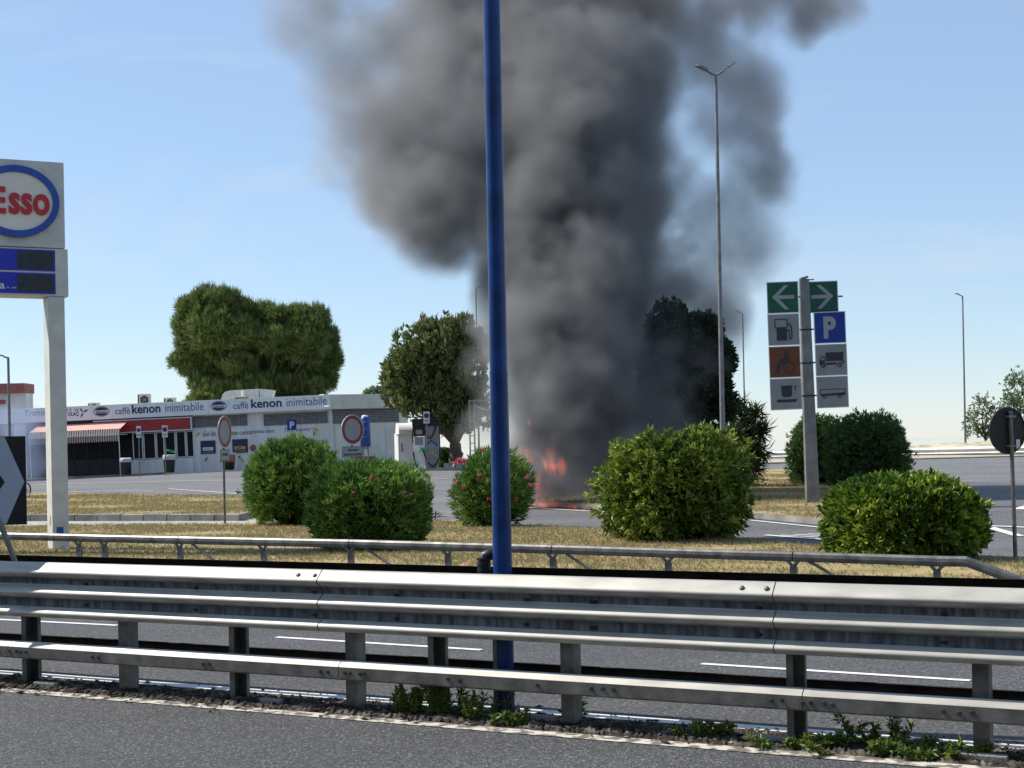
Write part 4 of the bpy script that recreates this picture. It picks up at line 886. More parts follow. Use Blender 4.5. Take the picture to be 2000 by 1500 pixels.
# roof plant
def roof_at(px, py, dy=2.0): x, z = bl(px, py); q = Vector((x, dy, z)); return cafe.location + Matrix.Rotation(-.0268, 3, 'Y') @ q
for px, py, w, h, lab in ((171, 792, .62, .44, "small roof air conditioner nearest the price sign pole"), (271, 784, .72, .72, "taller roof air conditioner with round fan left of the pine"), (322, 786, .68, .56, "roof air conditioner just left of the pine's lowest branches")):
    b_ = roof_at(px, py + 8, 1.2); root = empty("air_conditioner", b_, 0, lab, "air conditioner", "air conditioners on the cafe roof")
    mb = MB(); mb.b2((-w / 2, 0, -.1), (w / 2, .4, h)); mb.build("case", M['ac'], root, bevel=.02)
    mb = MB(); mb.prism(ellipse(.05, h * .5, h * .38, h * .38, 24), -.012, -.002); fo = mb.build("fan", M['bin'], root)
    mb = MB(); ring(mb, .05, h * .5, (h * .40, h * .40), (h * .36, h * .36), -.03, -.001, 24)
    for a in range(6): mb.box((.05 + h * .18 * math.cos(a * 1.05), -.02, h * .5 + h * .18 * math.sin(a * 1.05)), (h * .36, .008, .012), Matrix.Rotation(-a * 1.05, 3, 'Y'))
    mb.build("fan_guard", M['ac'], fo)
    mb = MB(); mb.b2((-w / 2 + .01, -.012, .08), (-w / 2 + .1, -.002, h - .08)); mb.build("side_grille", M['louver_dark'], root)
b_ = roof_at(470, 786, 2.5); root = empty("air_duct", b_, 0, "silver roof duct with rounded elbow and flared end above the second emblem", "air duct")
K = F / 89.5
def dp(px, py): return ((px - 470) / K, (786 - py) / K)
arc = [(dp(418, 785)), dp(418, 775), dp(421, 767), dp(427, 762), dp(436, 760), dp(462, 759), dp(462, 773), dp(442, 773), dp(436, 777), dp(435, 785)]
mb = MB(); mb.prism(arc, 0, .8); mb.build("elbow", M['duct'], root, bevel=.02)
mb = MB(); mb.prism([dp(463, 759), dp(492, 758), dp(492, 786), dp(472, 786), dp(472, 774), dp(463, 773)], -.1, .9); mb.build("duct_box", M['duct'], root, bevel=.015)
mb = MB(); mb.prism([dp(493, 758), dp(521, 761), dp(516, 777), dp(493, 780)], -.05, .85); mb.build("flared_end", M['duct'], root, bevel=.015)
mb = MB(); q = dp(462, 768); mb.tube([(q[0], -.2, q[1] - .12), (q[0], -.2, q[1] + .24)], .1, 12); mb.build("vent_pipe", M['white_paint'], root)

# red banded station building at the far left
b_ = W(30, 930, 97); root = empty("station_building", b_, 0, "pale building with red roof band at the far left edge behind smoke", "building")
S2 = F / 97
def sp(px, py): return ((px - 30) / S2, (930 - py) / S2)
x1, zt = sp(61, 749); _, zb = sp(61, 768)
mb = MB(); mb.b2((-9, -.4, zb), (x1 - .2, 1.6, zt)); mb.build("roof_band", M['dull_red'], root, bevel=.02)
mb = MB(); mb.b2((-9, .0, -.5), (sp(54, 0)[0], 1.4, zb - .004)); mb.build("wall", M['white_wall'], root)
mb = MB(); mb.b2((-9, -.12, sp(0, 789)[1]), (sp(14, 0)[0], -.004, sp(0, 781)[1])); mb.build("sign_band", M['red'], root)
for i in range(4):
    mb = MB(); a = sp(22, 0)[0] - i * 1.5; f_ = MB(); z0, z1 = .4, sp(0, 800)[1]
    for lo, hi in (((a - 1.3, -.06, z0), (a - 1.22, -.003, z1)), ((a - .08, -.06, z0), (a, -.003, z1)), ((a - 1.22, -.06, z1 - .08), (a - .08, -.003, z1))): f_.b2(lo, hi)
    fo = f_.build("window", M['frame'], root); mb.b2((a - 1.22, -.04, z0), (a - .08, -.01, z1 - .082)); mb.build("pane", M['glass'], fo)

# ------------------------------------------------------------------ forecourt furniture
def post_tube(root, h, r=.03, m='galv_old', name="post", y=.03, x=0): mb = MB(); mb.tube([(x, y, -.15), (x, y, h)], r, 10); return mb.build(name, M[m], root)
def ring_sign(px, pbase, pyt, pyb, pxw, lab, rot, plate_px, Y, lines):
    s = F / Y; c = W(px, (pyt + pyb) / 2, Y); b_ = Vector((c.x, c.y, float(g(c.x, c.y)) + .05)); root = empty("no_entry_sign", b_, rot, lab, "road sign", "red ringed round signs")
    R = (pyb - pyt) / 2 / s; zc = c.z - b_.z; post_tube(root, zc + R * .5)
    mb = MB(); mb.prism(ellipse(0, zc, R, R, 40), -.012, .0); d = mb.build("disc", M['sign_grey'], root)
    mb = MB(); ring(mb, 0, zc, (R * .965, R * .965), (R * .73, R * .73), -.017, -.0125, 40); mb.build("red_ring", M['sign_red'], d)
    mb = MB(); ring(mb, 0, zc, (R, R), (R * .966, R * .966), -.0165, .002, 40); mb.build("rim", M['sign_white'], d)
    w, zt, zb = plate_px; zt = W(px, zt, Y).z - b_.z; zb = W(px, zb, Y).z - b_.z; w = w
    mb = MB(); mb.b2((-w / 2, -.012, zb), (w / 2, .0, zt)); pl = mb.build("plate", M['sign_grey'], root)
    mb = MB(); mb.b2((-w / 2 - .012, -.01, zb - .012), (w / 2 + .012, -.004, zb)); mb.b2((-w / 2 - .012, -.01, zt), (w / 2 + .012, -.004, zt + .012)); mb.b2((-w / 2 - .012, -.01, zb), (-w / 2, -.004, zt)); mb.b2((w / 2, -.01, zb), (w / 2 + .012, -.004, zt)); mb.build("plate_edge", M['sign_back'], pl)
    for t, f0, f1, z0, z1 in lines: text(t, w * (f1 - f0), (zt - zb) * (z1 - z0), M['glyph_dark'], pl, -w / 2 + w * f0, -.0135, zb + (zt - zb) * z0, bold=.02)
ring_sign(438, 1022, 812, 875, 26, "round red ringed sign turned almost edge on, left of the oleanders", math.radians(76), (.5, 879, 899), 36.3, [("uscita", .2, .8, .45, .75)])
ring_sign(688, 1020, 810, 868, 40, "round red ringed sign with plate above the oleanders", math.radians(48), (.7, 873, 892), 38.5, [("eccetto", .25, .75, .58, .82), ("mezzi di servizio", .06, .94, .12, .4)])
def small_sign(px, pt, pb, wpx, Y, lab, face='sign_white'):
    s = F / Y; c = W(px, (pt + pb) / 2, Y); b_ = Vector((c.x, c.y, float(g(c.x, c.y)))); root = empty("parking_sign", b_, 0, lab, "road sign", "small white no parking signs")
    zc = c.z - b_.z; h = (pb - pt) / s; w = wpx / s; post_tube(root, zc + h * .3, .03)
    mb = MB(); mb.b2((-w / 2, -.012, zc - h / 2), (w / 2, .0, zc + h / 2)); pl = mb.build("plate", M[face], root)
    mb = MB(); ring(mb, 0, zc + h * .16, (w * .42, w * .42), (w * .3, w * .3), -.017, -.0125, 20); mb.box((0, -.015, zc + h * .16), (w * .66, .004, w * .12), Matrix.Rotation(.78, 3, 'Y')); mb.build("red_ring", M['sign_red'], pl)
    mb = MB(); mb.prism(ellipse(0, zc + h * .16, w * .3, w * .3, 18), -.0145, -.0122); mb.build("disc", M['sign_blue'], pl)
    text("0-24", w * .7, h * .13, M['glyph_dark'], pl, -w * .35, -.013, zc - h * .33, bold=.03)
    return root
small_sign(271, 832, 855, 9, 81, "narrow white no parking sign between awning and first windows")
small_sign(322, 831, 854, 11, 80, "narrow white no parking sign behind the black litter bin")
small_sign(833, 804, 827, 12, 73.2, "white no parking sign standing up behind the fuel pump")
s = F / 79; c = W(570, 830, 79); b_ = Vector((c.x, c.y, float(g(c.x, c.y)))); root = empty("parking_sign", b_, 0, "small square blue P sign above the left oleander", "road sign"); zc = c.z - b_.z
post_tube(root, zc + .15); mb = MB(); mb.b2((-.25, -.012, zc - .27), (.25, 0, zc + .27)); pl = mb.build("plate", M['sign_blue'], root); text("P", .24, .36, M['sign_white'], pl, -.11, -.013, zc - .18, bold=.03)
# blue banner totem
Y = 58; s = F / Y; c = W(714, 876, Y); b_ = Vector((c.x, c.y, float(g(c.x, c.y)))); root = empty("banner_stand", b_, .2, "tall blue banner stand with white cap behind the right ringed sign", "banner")
z0, z1 = W(714, 872, Y).z - b_.z, W(714, 815, Y).z - b_.z; w = 20 / s
mb = MB(); mb.lathe([(0, z0), (w * .5, z0), (w * .52, (z0 + z1) / 2), (w * .5, z1 - .06), (w * .38, z1)], 20); mb.build("banner", M['esso_blue'], root)
mb = MB(); mb.lathe([(w * .3, z1 - .02), (w * .34, z1 + .03), (w * .25, z1 + .08), (0, z1 + .09)], 16); mb.build("cap", M['white_paint'], root)
for x in (-.1, .1): mb = MB(); mb.tube([(x, 0, -.1), (x, 0, z0 + .05)], .025, 8); mb.build("leg", M['pole_grey'], root)
for zf in (.3, .55, .8): mb = MB(); zz = z0 + (z1 - z0) * zf; mb.add([(-w * .4, -w * .53, zz), (w * .1, -w * .55, zz + .05), (w * .1, -w * .55, zz + .07), (-w * .4, -w * .53, zz + .02)], [(0, 1, 2, 3)]); mb.build("stripe", M['orange' if zf < .6 else 'frame'], root)
c = W(709, 905, 58.6); root = empty("planter", (c.x, c.y, float(g(c.x, c.y))), 0, "reddish box planter behind the wide oleander", "planter")
mb = MB(); mb.b2((-.42, -.3, 0), (.42, .3, W(709, 894, 58.6).z - root.location.z)); mb.build("box", M['dull_red'], root, bevel=.02)
zt = W(709, 894, 58.6).z - root.location.z
mb = MB(); mb.b2((-.45, -.33, zt + .002), (.45, .33, zt + .06)); mb.build("rim", M['dull_red'], root)
# bins
def bin_(px, pt, pb, Y, lab, kind):
    s = F / Y; c = W(px, pb, Y); z0 = float(g(c.x, c.y)) + .1; root = empty("litter_bin", (c.x, c.y, z0), 0, lab, "litter bin", "litter bins in front of the cafe"); h = W(px, pt, Y).z - z0; w = {0: 12, 1: 13, 2: 12}[kind] / s
    if kind == 0:
        mb = MB(); mb.lathe([(0, 0), (w * .74, 0), (w * .8, .02), (w * .98, h * .78), (w, h * .8)], 24); mb.build("tub", M['bin'], root)
        mb = MB(); mb.lathe([(w * 1.02, h * .72), (w * 1.06, h * .8), (w * 1.03, h * .97), (w * .9, h), (w * .85, h * .9), (0, h * .8)], 24); mb.build("liner", M['liner'], root)
        mb = MB(); ring(mb, 0, 0, (w * .8, w * .8), (w * .72, w * .72), 0, .04, 24); mb.build("lid", M['green'], root, (w * .35, 0, h + .18), (math.radians(78), .2, 0))
    elif kind == 1:
        mb = MB(); mb.lathe([(0, 0), (w * 1.05, 0), (w * 1.25, h)], 4); mb.build("tub", M['bin'], root, None, (0, 0, .785))
        mb = MB(); mb.lathe([(w * 1.19, h * .45), (w * 1.29, h * .85)], 4); mb.build("label", M['dull_red'], root, None, (0, 0, .785))
        mb = MB(); mb.lathe([(w * 1.3, h * .86), (w * 1.33, h * 1.0), (w * 1.2, h * 1.0), (w * 1.15, h * .9), (0, h * .9)], 4); mb.build("rim", M['liner'], root, None, (0, 0, .785))
    else:
        mb = MB(); mb.lathe([(0, 0), (w * .7, 0), (w * .9, h * .78)], 20); mb.build("tub", M['bin'], root)
        mb = MB(); mb.lathe([(w * .95, h * .74), (w, h * .9), (w * .8, h), (w * .7, h * .88), (0, h * .85)], 20); mb.build("liner", M['liner'], root)
bin_(331, 888, 927, 83.5, "black tub bin with pale liner and green ringed lid in front of the windows", 0)
bin_(447, 884, 921, 83.5, "tapered square bin with reddish label behind the edge on ringed sign", 1)
bin_(246, 894, 930, 84.2, "dark bin with pale liner at the awning's right end", 2)
# bicycle wheel beside the chevron sign
c = W(50, 979, 51); root = empty("wheel", (c.x, c.y, float(g(c.x, c.y)) + .15), math.radians(66), "thin dark spoked wheel standing on the grass island", "wheel"); R = .27
mb = MB(); ring(mb, 0, R, (R, R), (R * .88, R * .88), -.02, .02, 32); mb.build("tyre", M['bin'], root)
mb = MB()
for a in np.linspace(0, math.pi, 7, endpoint=False): mb.tube([(R * .88 * math.cos(a), 0, R + R * .88 * math.sin(a)), (-R * .88 * math.cos(a), 0, R - R * .88 * math.sin(a))], .006, 4)
mb.tube([(0, -.05, R), (0, .05, R)], .03, 8); mb.build("spokes", M['bin'], root)
# fuel pump
Y = 74.0; s = F / Y; c = W(832, 918, Y); root = empty("fuel_pump", (c.x, c.y, float(g(c.x, c.y)) + .08), 0, "white fuel pump with hanging black hoses and orange chevrons", "fuel pump"); z0 = root.location.z
def fp(px, py): q = W(px, py, Y) - root.location; return (q.x, q.z)
H = fp(830, 832)[1]; xl, xm, xr = fp(809, 870)[0], fp(831, 870)[0], fp(857, 870)[0]; Hm = fp(815, 853)[1]
mb = MB(); mb.b2((xl, -.3, 0), (xm - .004, .3, Hm)); cb = mb.build("cabinet", M['white_paint'], root, bevel=.015)
mb = MB(); mb.b2((xl + .06, -.312, Hm * .74), (xm - .1, -.301, Hm * .98)); mb.build("screen", M['sign_grey'], cb)
mb = MB(); mb.prism([(xm, 0), (xr - .08, 0), (xr, H * .35), (xr, H), (xm, H)], -.33, .33); mb.build("side_column", M['sign_grey'], root, bevel=.015)
mb = MB(); mb.b2((xl, -.34, Hm + .02), (xm - .005, .3, H - .003)); mb.build("display_head", M['black'], root)
mb = MB(); mb.b2((xl + .12, -.352, Hm + .12), (xm - .12, -.341, Hm + .34)); mb.build("display", M['sign_grey'], root)
mb = MB(); mb.b2((xl - .06, -.42, H), (xr + .1, .42, H + .36)); mb.build("canopy", M['black'], root, bevel=.03)
for zc, m_ in ((H * .25, 'orange'), (H * .18, 'sign_grey'), (H * .52, 'esso_blue'), (H * .80, 'orange')):
    w = (xr - xm - .1); x = xm + .03; sgn = -1 if zc > H * .7 else 1
    mb = MB(); mb.prism([(x, zc), (x + w / 2, zc + sgn * .25), (x + w, zc), (x + w, zc + .09), (x + w / 2, zc + sgn * .25 + .09), (x, zc + .09)], -.345, -.332); mb.build("chevron_mark", M[m_], root)
def hose(pts, r=.035): mb = MB(); mb.tube(pts, r, 8); mb.build("hose", M['black'], root)
def arc_(x0, z0_, x1, z1, sag, y, n=14): return [(x0 + (x1 - x0) * t, y, z0_ + (z1 - z0_) * t - sag * 4 * t * (1 - t)) for t in np.linspace(0, 1, n)]
hose(arc_(xm - .05, H - .02, xr - .1, H + .03, .62, -.4)); hose(arc_(xl - .03, Hm * .55, xl + .2, .12, .3, -.38, 10))
hose(arc_(xm - .12, Hm * .62, xr + .04, H * .25, .62, -.42) + [(xr + .06, -.42, H * .45), (xr + .06, -.42, H)]); hose([(xl - .04, -.2, Hm * .8), (xl - .07, -.2, Hm), (xl - .02, -.2, H)], .03)
mb = MB(); mb.box((xl + .5, -.40, Hm * .60), (.36, .1, .1), Matrix.Rotation(.3, 3, 'Y')); mb.tube([(xl + .34, -.4, Hm * .62), (xl + .2, -.4, Hm * .56)], .025, 6); mb.build("nozzle", M['green'], root)
mb = MB(); mb.b2((-.78, -.6, -.2), (2.3, .6, -.002)); o = mb.build("pump_island", M['concrete'], None, root.location); o['kind'] = 'structure'
for i, px in enumerate((872, 884, 896)):
    q = W(px, 911, 73.6); mb = MB(); mb.b2((-.13, -.15, 0), (.13, .15, .26)); o = mb.build("kerb_block", M['concrete'], None, (q.x, q.y, float(g(q.x, q.y)) + .078), bevel=.02); tag(o, ["pale kerb block right beside the fuel pump", "middle pale kerb block right of the fuel pump", "pale kerb block at the foot of the smoky tree"][i], "kerb block", "kerb blocks by the fuel pump")
# white service door / cabinet behind the pump with bright curved hood
Y = 79.0; c = W(797, 907, Y); root = empty("service_cabinet", (c.x, c.y, float(g(c.x, c.y)) + .1), .25, "white service cabinet with bright curved hood behind the fuel pump", "cabinet"); s = F / Y
w = 37 / s; h = W(797, 846, Y).z - root.location.z; ht = W(797, 826, Y).z - root.location.z
mb = MB(); mb.b2((-w / 2, 0, -.2), (w / 2, 1.2, h)); mb.build("case", M['white_wall'], root)
mb = MB(); mb.b2((-w / 2 + .1, -.03, .02), (w / 2 - .1, -.003, h - .05)); d = mb.build("door", M['white_paint'], root)
mb = MB(); mb.b2((-w / 2 + .16, -.08, h * .45), (-w / 2 + .2, -.031, h * .7)); mb.build("handle", M['black'], d)
mb = MB(); arcp = [(-.45 + .45 * math.cos(a) * 1.0 - .0, h + (ht - h) * math.sin(a)) for a in np.linspace(0, math.pi / 2, 8)]
vs = []
for x in (-w / 2 - .05, w / 2 + .05): vs += [(x, -.55 + .9 * (1 - math.cos(a)), h - .05 + (ht - h + .05) * math.sin(a)) for a in np.linspace(0, math.pi / 2, 9)] + [(x, .6, h - .05), ]
mb.add(vs, [(i, i + 1, i + 11, i + 10) for i in range(9)] + [tuple(range(10))[::-1], tuple(range(10, 20))]); mb.build("hood", M['white_paint'], root)
# metal frame in the smoke beside the tree
Y = 70; c = W(919, 905, Y); root = empty("metal_frame", (c.x, c.y, float(g(c.x, c.y))), 0, "pale metal frame structure half lost in smoke left of the blue pole", "frame")
ztop = W(919, 785, Y).z - root.location.z
for x in (0, .22): mb = MB(); mb.b2((x - .035, -.035, -.1), (x + .035, .035, ztop)); mb.build("upright", M['galv'], root)
for zz in np.arange(.3, ztop - .2, .35): mb = MB(); mb.b2((.036, -.02, zz), (.184, .02, zz + .04)); mb.build("rung", M['galv'], root)
mb = MB(); mb.b2((-.05, -.04, ztop + .002), (1.35, .04, ztop + .09)); mb.build("top_beam", M['galv'], root)
mb = MB(); mb.tube([(.2, 0, ztop - .15), (.7, -.2, ztop - .4), (1.3, -.3, ztop - .42)], .05, 8); mb.build("curved_arm", M['galv'], root)
mb = MB(); mb.b2((1.25, -.035, -.1), (1.32, .035, ztop)); mb.build("upright", M['galv'], root)

# ------------------------------------------------------------------ price sign
c = W(120, 1079, 27.1); TH = math.radians(27)
es = empty("price_sign", (c.x, c.y, .05), TH, "tall fuel price sign with blue ringed oval emblem on a grey square pole", "sign"); s = F / 27.1; cz_ = .985
zE = lambda py: W(120, py, 27.1).z - .05
x_r = .16; x_l = x_r - 1.72
mb = MB(); mb.b2((-.17, -.12, -.3), (.12, .42, zE(580) - .004)); mb.build("pole", M['grey_paint'], es, bevel=.012)
mb = MB(); mb.b2((x_l - .05, -.12, -.3), (x_l + .24, .42, zE(580) - .004)); mb.build("pole", M['grey_paint'], es, bevel=.012)
mb = MB(); mb.b2((-.1, -.128, .18), (.02, -.121, .42)); mb.build("sticker", M['esso_blue'], es)
mb = MB(); mb.b2((-.176, .05, .45), (-.1701, .09, .62)); mb.build("rust_stain", M['dull_red'], es)
mb = MB(); mb.b2((x_l, -.15, zE(487) + .006), (x_r - .015, .45, zE(319))); mb.build("emblem_box", M['grey_paint'], es, bevel=.01)
mb = MB(); mb.b2((x_l - .03, -.14, zE(580)), (x_r + .03, .44, zE(487) - .006)); pbx = mb.build("price_box", M['grey_paint'], es, bevel=.01)
cx_, cz2 = (x_l + x_r) / 2, zE(400)
mb = MB(); mb.prism(ellipse(cx_, cz2, .70, .60, 48), -.2, -.151); eb = mb.build("emblem", M['cream'], es, bevel=.015)
mb = MB(); ring(mb, cx_, cz2, (.745, .645), (.63, .525), -.225, -.152, 56); mb.build("emblem_ring", M['esso_blue'], eb)
text("E", .27, .48, M['red_letter'], eb, cx_ - .455, -.202, cz2 - .235, bold=.03, thick=.025)
text("sso", .71, .39, M['red_letter'], eb, cx_ - .135, -.202, cz2 - .24, bold=.028, thick=.025)
for k, (pt, pb) in enumerate(((491, 532), (536, 576))):
    zt, zb = zE(pt), zE(pb)
    mb = MB(); mb.b2((x_l + .02, -.153, zb), (x_r - .2, -.141, zt)); row = mb.build("price_row", M['price_blue'], pbx)
    mb = MB(); mb.b2((x_r - .86, -.158, zb + .035), (x_r - .235, -.1535, zt - .03)); mb.build("display", M['display'], row)
    if k: text("a", .1, .1, M['sign_white'], row, x_r - 1.18, -.156, zb + .07, bold=.02); text("·· ···", .16, .03, M['sign_white'], row, x_r - 1.05, -.156, zb + .08)
# chevron sign of the median
c = W(-40, 940, 12.0); pbase = G(40, 1338); root = empty("chevron_sign", (c.x, c.y, c.z), math.radians(14), "black and white chevron sign on a leaning steel leg at the left edge", "road sign"); s = F / 12.0
hw = .36
mb = MB(); mb.b2((-hw, -.006, -hw), (hw, .012, hw)); pn = mb.build("panel", M['black'], root, bevel=.004)
A_ = [(-.02, hw - .006), (.075, hw - .006), (hw - .012, 0), (.09, -hw + .006), (-.02, -hw + .006), (.16, 0)]
A_ = [(-.035, hw - .007), (.20, hw - .007), (hw - .014, -.012), (.20, -hw + .007), (-.035, -hw + .007), (.195, -.012)]
mb = MB(); mb.add([(x, -.0085, z) for x, z in A_], [(0, 1, 2, 5), (5, 2, 3, 4)]); mb.build("chevron", M['sky_glyph'], pn)
A_ = [(-.34, hw - .007), (-.235, hw - .007), (-.024, -.012), (-.235, -hw + .007), (-.34, -hw + .007), (-.14, -.012)]
mb = MB(); mb.add([(x, -.0085, z) for x, z in A_], [(0, 1, 2, 5), (5, 2, 3, 4)]); mb.build("chevron", M['sky_glyph'], pn)
q0, q1 = W(-8, 1000, 12.05) - c, W(62, 1180, 11.95) - c; rzm = Matrix.Rotation(-math.radians(14), 3, 'Z')
mb = MB(); mb.tube([rzm @ Vector(q0), rzm @ Vector(q1)], .023, 10); mb.build("leg", M['galv_old'], root)

# ------------------------------------------------------------------ service sign post
c = G(1587, 981, .13); Y = c.y; s = F / Y
ss = empty("service_sign", c, 0, "service area sign post with eight square pictogram panels in two columns", "sign", ry=-math.radians(1.15))
hp = (981 - 545) / s
mb = MB(); mb.add([(sx * w_, sy * w_ * .75, z_) for z_, w_ in ((-.2, .17), (hp, .122)) for sx, sy in ((-1, -1), (1, -1), (1, 1), (-1, 1))], [(3, 2, 1, 0), (4, 5, 6, 7), (0, 1, 5, 4), (1, 2, 6, 5), (2, 3, 7, 6), (3, 0, 4, 7)]); mb.build("post", M['pole_grey'], ss, bevel=.012)
mb = MB(); mb.box((.0, 0, hp + .03), (.2, .24, .05), Matrix.Rotation(-.25, 3, 'Y')); mb.box((.16, 0, hp - .02), (.22, .03, .03)); mb.build("post_cap", M['pole_grey'], ss)
P_ = 58.5 / s
def panel(u_px, v_px, m_, edge='sign_white', y=-.14):
    x, z = u_px / s, v_px / s
    mb = MB(); mb.b2((x - P_ / 2, y - .014, z - P_ / 2), (x + P_ / 2, y + .02, z + P_ / 2)); o = mb.build("sign_panel", M[m_], ss, bevel=.006)
    mb = MB(); e = P_ / 2 + .022
    for lo, hi in (((x - e, y - .008, z - e), (x + e, y + .018, z - P_ / 2 - .001)), ((x - e, y - .008, z + P_ / 2 + .001), (x + e, y + .018, z + e)), ((x - e, y - .008, z - P_ / 2), (x - P_ / 2 - .001, y + .018, z + P_ / 2)), ((x + P_ / 2 + .001, y - .008, z - P_ / 2), (x + e, y + .018, z + P_ / 2))): mb.b2(lo, hi)
    mb.build("panel_edge", M[edge], o)
    return o, x, z, y - .0155
def glyph(o, x, z, y, polys, m_, name="pictogram"):
    mb = MB()
    for i_, pl in enumerate(polys): mb.prism([(x + a * P_, z + b * P_) for a, b in pl], y - .006 - i_ * .0007, y)
    return mb.build(name, M[m_], o)
def R_(a, b, c_, d): return [(a, b), (c_, b), (c_, d), (a, d)]
def ringg(o, x, z, y, a, b, ro, ri, m_): mb = MB(); ring(mb, x + a * P_, z + b * P_, (ro * P_, ro * P_), (ri * P_, ri * P_), y - .007, y, 24); mb.build("pictogram_wheel", M[m_], o)
L_, Rr = -45, 45
o, x, z, y = panel(L_ + .5, 401, 'sign_green')
AR = [[(-.36, .02), (-.26, .07), (.38, .07), (.38, -.05), (-.24, -.05), (-.36, .0)]], [[(-.36, .02), (.05, .40), (.2, .40), (-.2, .02)], [(-.36, .02), (-.2, .02), (.2, -.40), (.05, -.40)]]
glyph(o, x, z, y, AR[0], 'glyph_light'); glyph(o, x, z, y - .0005, AR[1], 'glyph_light')
o, x, z, y = panel(37, 401, 'sign_green', y=.135)
glyph(o, x, z, y, [[(-a, b) for a, b in AR[0][0]][::-1]], 'glyph_light'); glyph(o, x, z, y - .0005, [[(-a, b) for a, b in p_][::-1] for p_ in AR[1]], 'glyph_light')
o, x, z, y = panel(L_, 338.5, 'sign_grey')
glyph(o, x, z, y, [R_(-.30, .05, -.27, .36), R_(.10, .05, .13, .36), R_(-.27, .33, .10, .36), R_(-.27, .05, .10, .08), R_(-.24, -.36, .10, .05),
    [(.13, .2), (.20, .2), (.28, .08), (.28, -.3), (.24, -.3), (.24, .07), (.18, .15), (.13, .15)], [(.10, -.05), (.16, -.05), (.16, -.3), (.20, -.36), (.28, -.3), (.24, -.29), (.2, -.31), (.19, -.0), (.10, -.0)]], 'glyph_dark')
o, x, z, y = panel(Rr, 339, 'sign_blue'); text("P", .42 * P_ , .74 * P_, M['glyph_light'], o, x - .22 * P_, y, z - .37 * P_, bold=.045)
o, x, z, y = panel(L_ - .3, 275.5, 'sign_brown')
glyph(o, x, z, y, [ellipse(.05, .36, .045, .05, 14), [(-.02, .30), (.12, .30), (.14, .05), (.0, .05)], [(.12, .14), (-.17, .10), (-.17, .06), (.12, .05)], [(.12, .05), (.12, -.05), (-.12, -.05), (-.22, -.36), (-.34, -.34), (-.3, -.28), (-.2, .02), (-.17, .05)]], 'glyph_dark')
ringg(o, x, z, y, .13, -.18, .2, .16, 'glyph_dark'); glyph(o, x, z, y, [ellipse(.13, -.18, .03, .03, 10)], 'glyph_dark')
o, x, z, y = panel(Rr + .2, 276, 'sign_grey')
glyph(o, x, z, y, [R_(-.19, -.04, .40, .25), [(-.40, -.16), (-.22, -.16), (-.22, .12), (-.34, .12), (-.40, .0)], R_(-.18, -.16, .16, -.09), R_(.36, -.12, .42, -.05)], 'glyph_dark')
glyph(o, x, z, y - .007, [R_(-.35, .0, -.25, .08)], 'sign_grey'); ringg(o, x, z, y - .008, -.28, -.17, .08, .045, 'glyph_dark'); ringg(o, x, z, y - .008, .27, -.17, .08, .045, 'glyph_dark')
o, x, z, y = panel(L_ - .4, 213, 'sign_grey')
glyph(o, x, z, y, [[(-.16, .28), (.2, .28), (.2, -.04), (.14, -.1), (-.08, -.1), (-.14, -.04)], [(.23, .26), (.34, .28), (.34, .14), (.28, .12), (.28, .15), (.31, .17), (.31, .25), (.23, .24)], [(-.32, -.18), (.36, -.18), (.36, -.22), (.30, -.27), (-.26, -.27), (-.32, -.22)]], 'glyph_dark')
o, x, z, y = panel(Rr + .2, 213.5, 'sign_grey')
glyph(o, x, z, y, [[(-.40, -.12), (.42, -.12), (.42, -.02), (-.40, -.06)], R_(-.42, .08, .42, .10), R_(.40, -.02, .42, .08), R_(-.42, -.06, -.40, .08)], 'glyph_dark')
ringg(o, x, z, y - .007, -.28, -.14, .06, .035, 'glyph_dark'); ringg(o, x, z, y - .007, .24, -.14, .06, .035, 'glyph_dark')
for v in (401, 337, 272, 208):
    mb = MB(); mb.b2((-.47, -.118, v / s - .02), (.47, -.104, v / s + .02)) if v < 400 else (mb.b2((-.47, -.118, v / s - .02), (-.13, -.104, v / s + .02)), mb.b2((.1, .158, v / s - .02), (1.04, .172, v / s + .02))); mb.build("bracket", M['bolt'], ss)

# round sign seen from behind
c = W(1983, 1103, 21.2); root = empty("round_sign", (c.x, c.y, 0.05), math.radians(24), "black back of a round road sign on a steel post at the right edge", "road sign", ry=-math.radians(.2)); zc = W(1970, 841, 21.2).z - .05; xo = -.055; R = .335
mb = MB(); mb.prism(ellipse(xo, zc, R, R, 48), .04, .052); d = mb.build("disc", M['sign_back'], root, bevel=.004)
mb = MB(); ring(mb, xo, zc, (R, R), (R * .95, R * .95), .03, .0395, 48); mb.build("folded_edge", M['sign_back'], d)
mb = MB(); mb.tube([(0.01, 0, -.2), (-.03, 0, zc + .28)], .03, 12); mb.build("post", M['galv_old'], root)
for dz in (-.22, .2): mb = MB(); mb.b2((-.085, -.035, zc + dz - .015), (.04, .039, zc + dz + .015)); mb.build("bracket", M['pole_grey'], root)
mb = MB(); mb.b2((.1, .036, zc - .26), (.17, .0395, zc - .13)); mb.build("sticker", M['sign_white'], d)

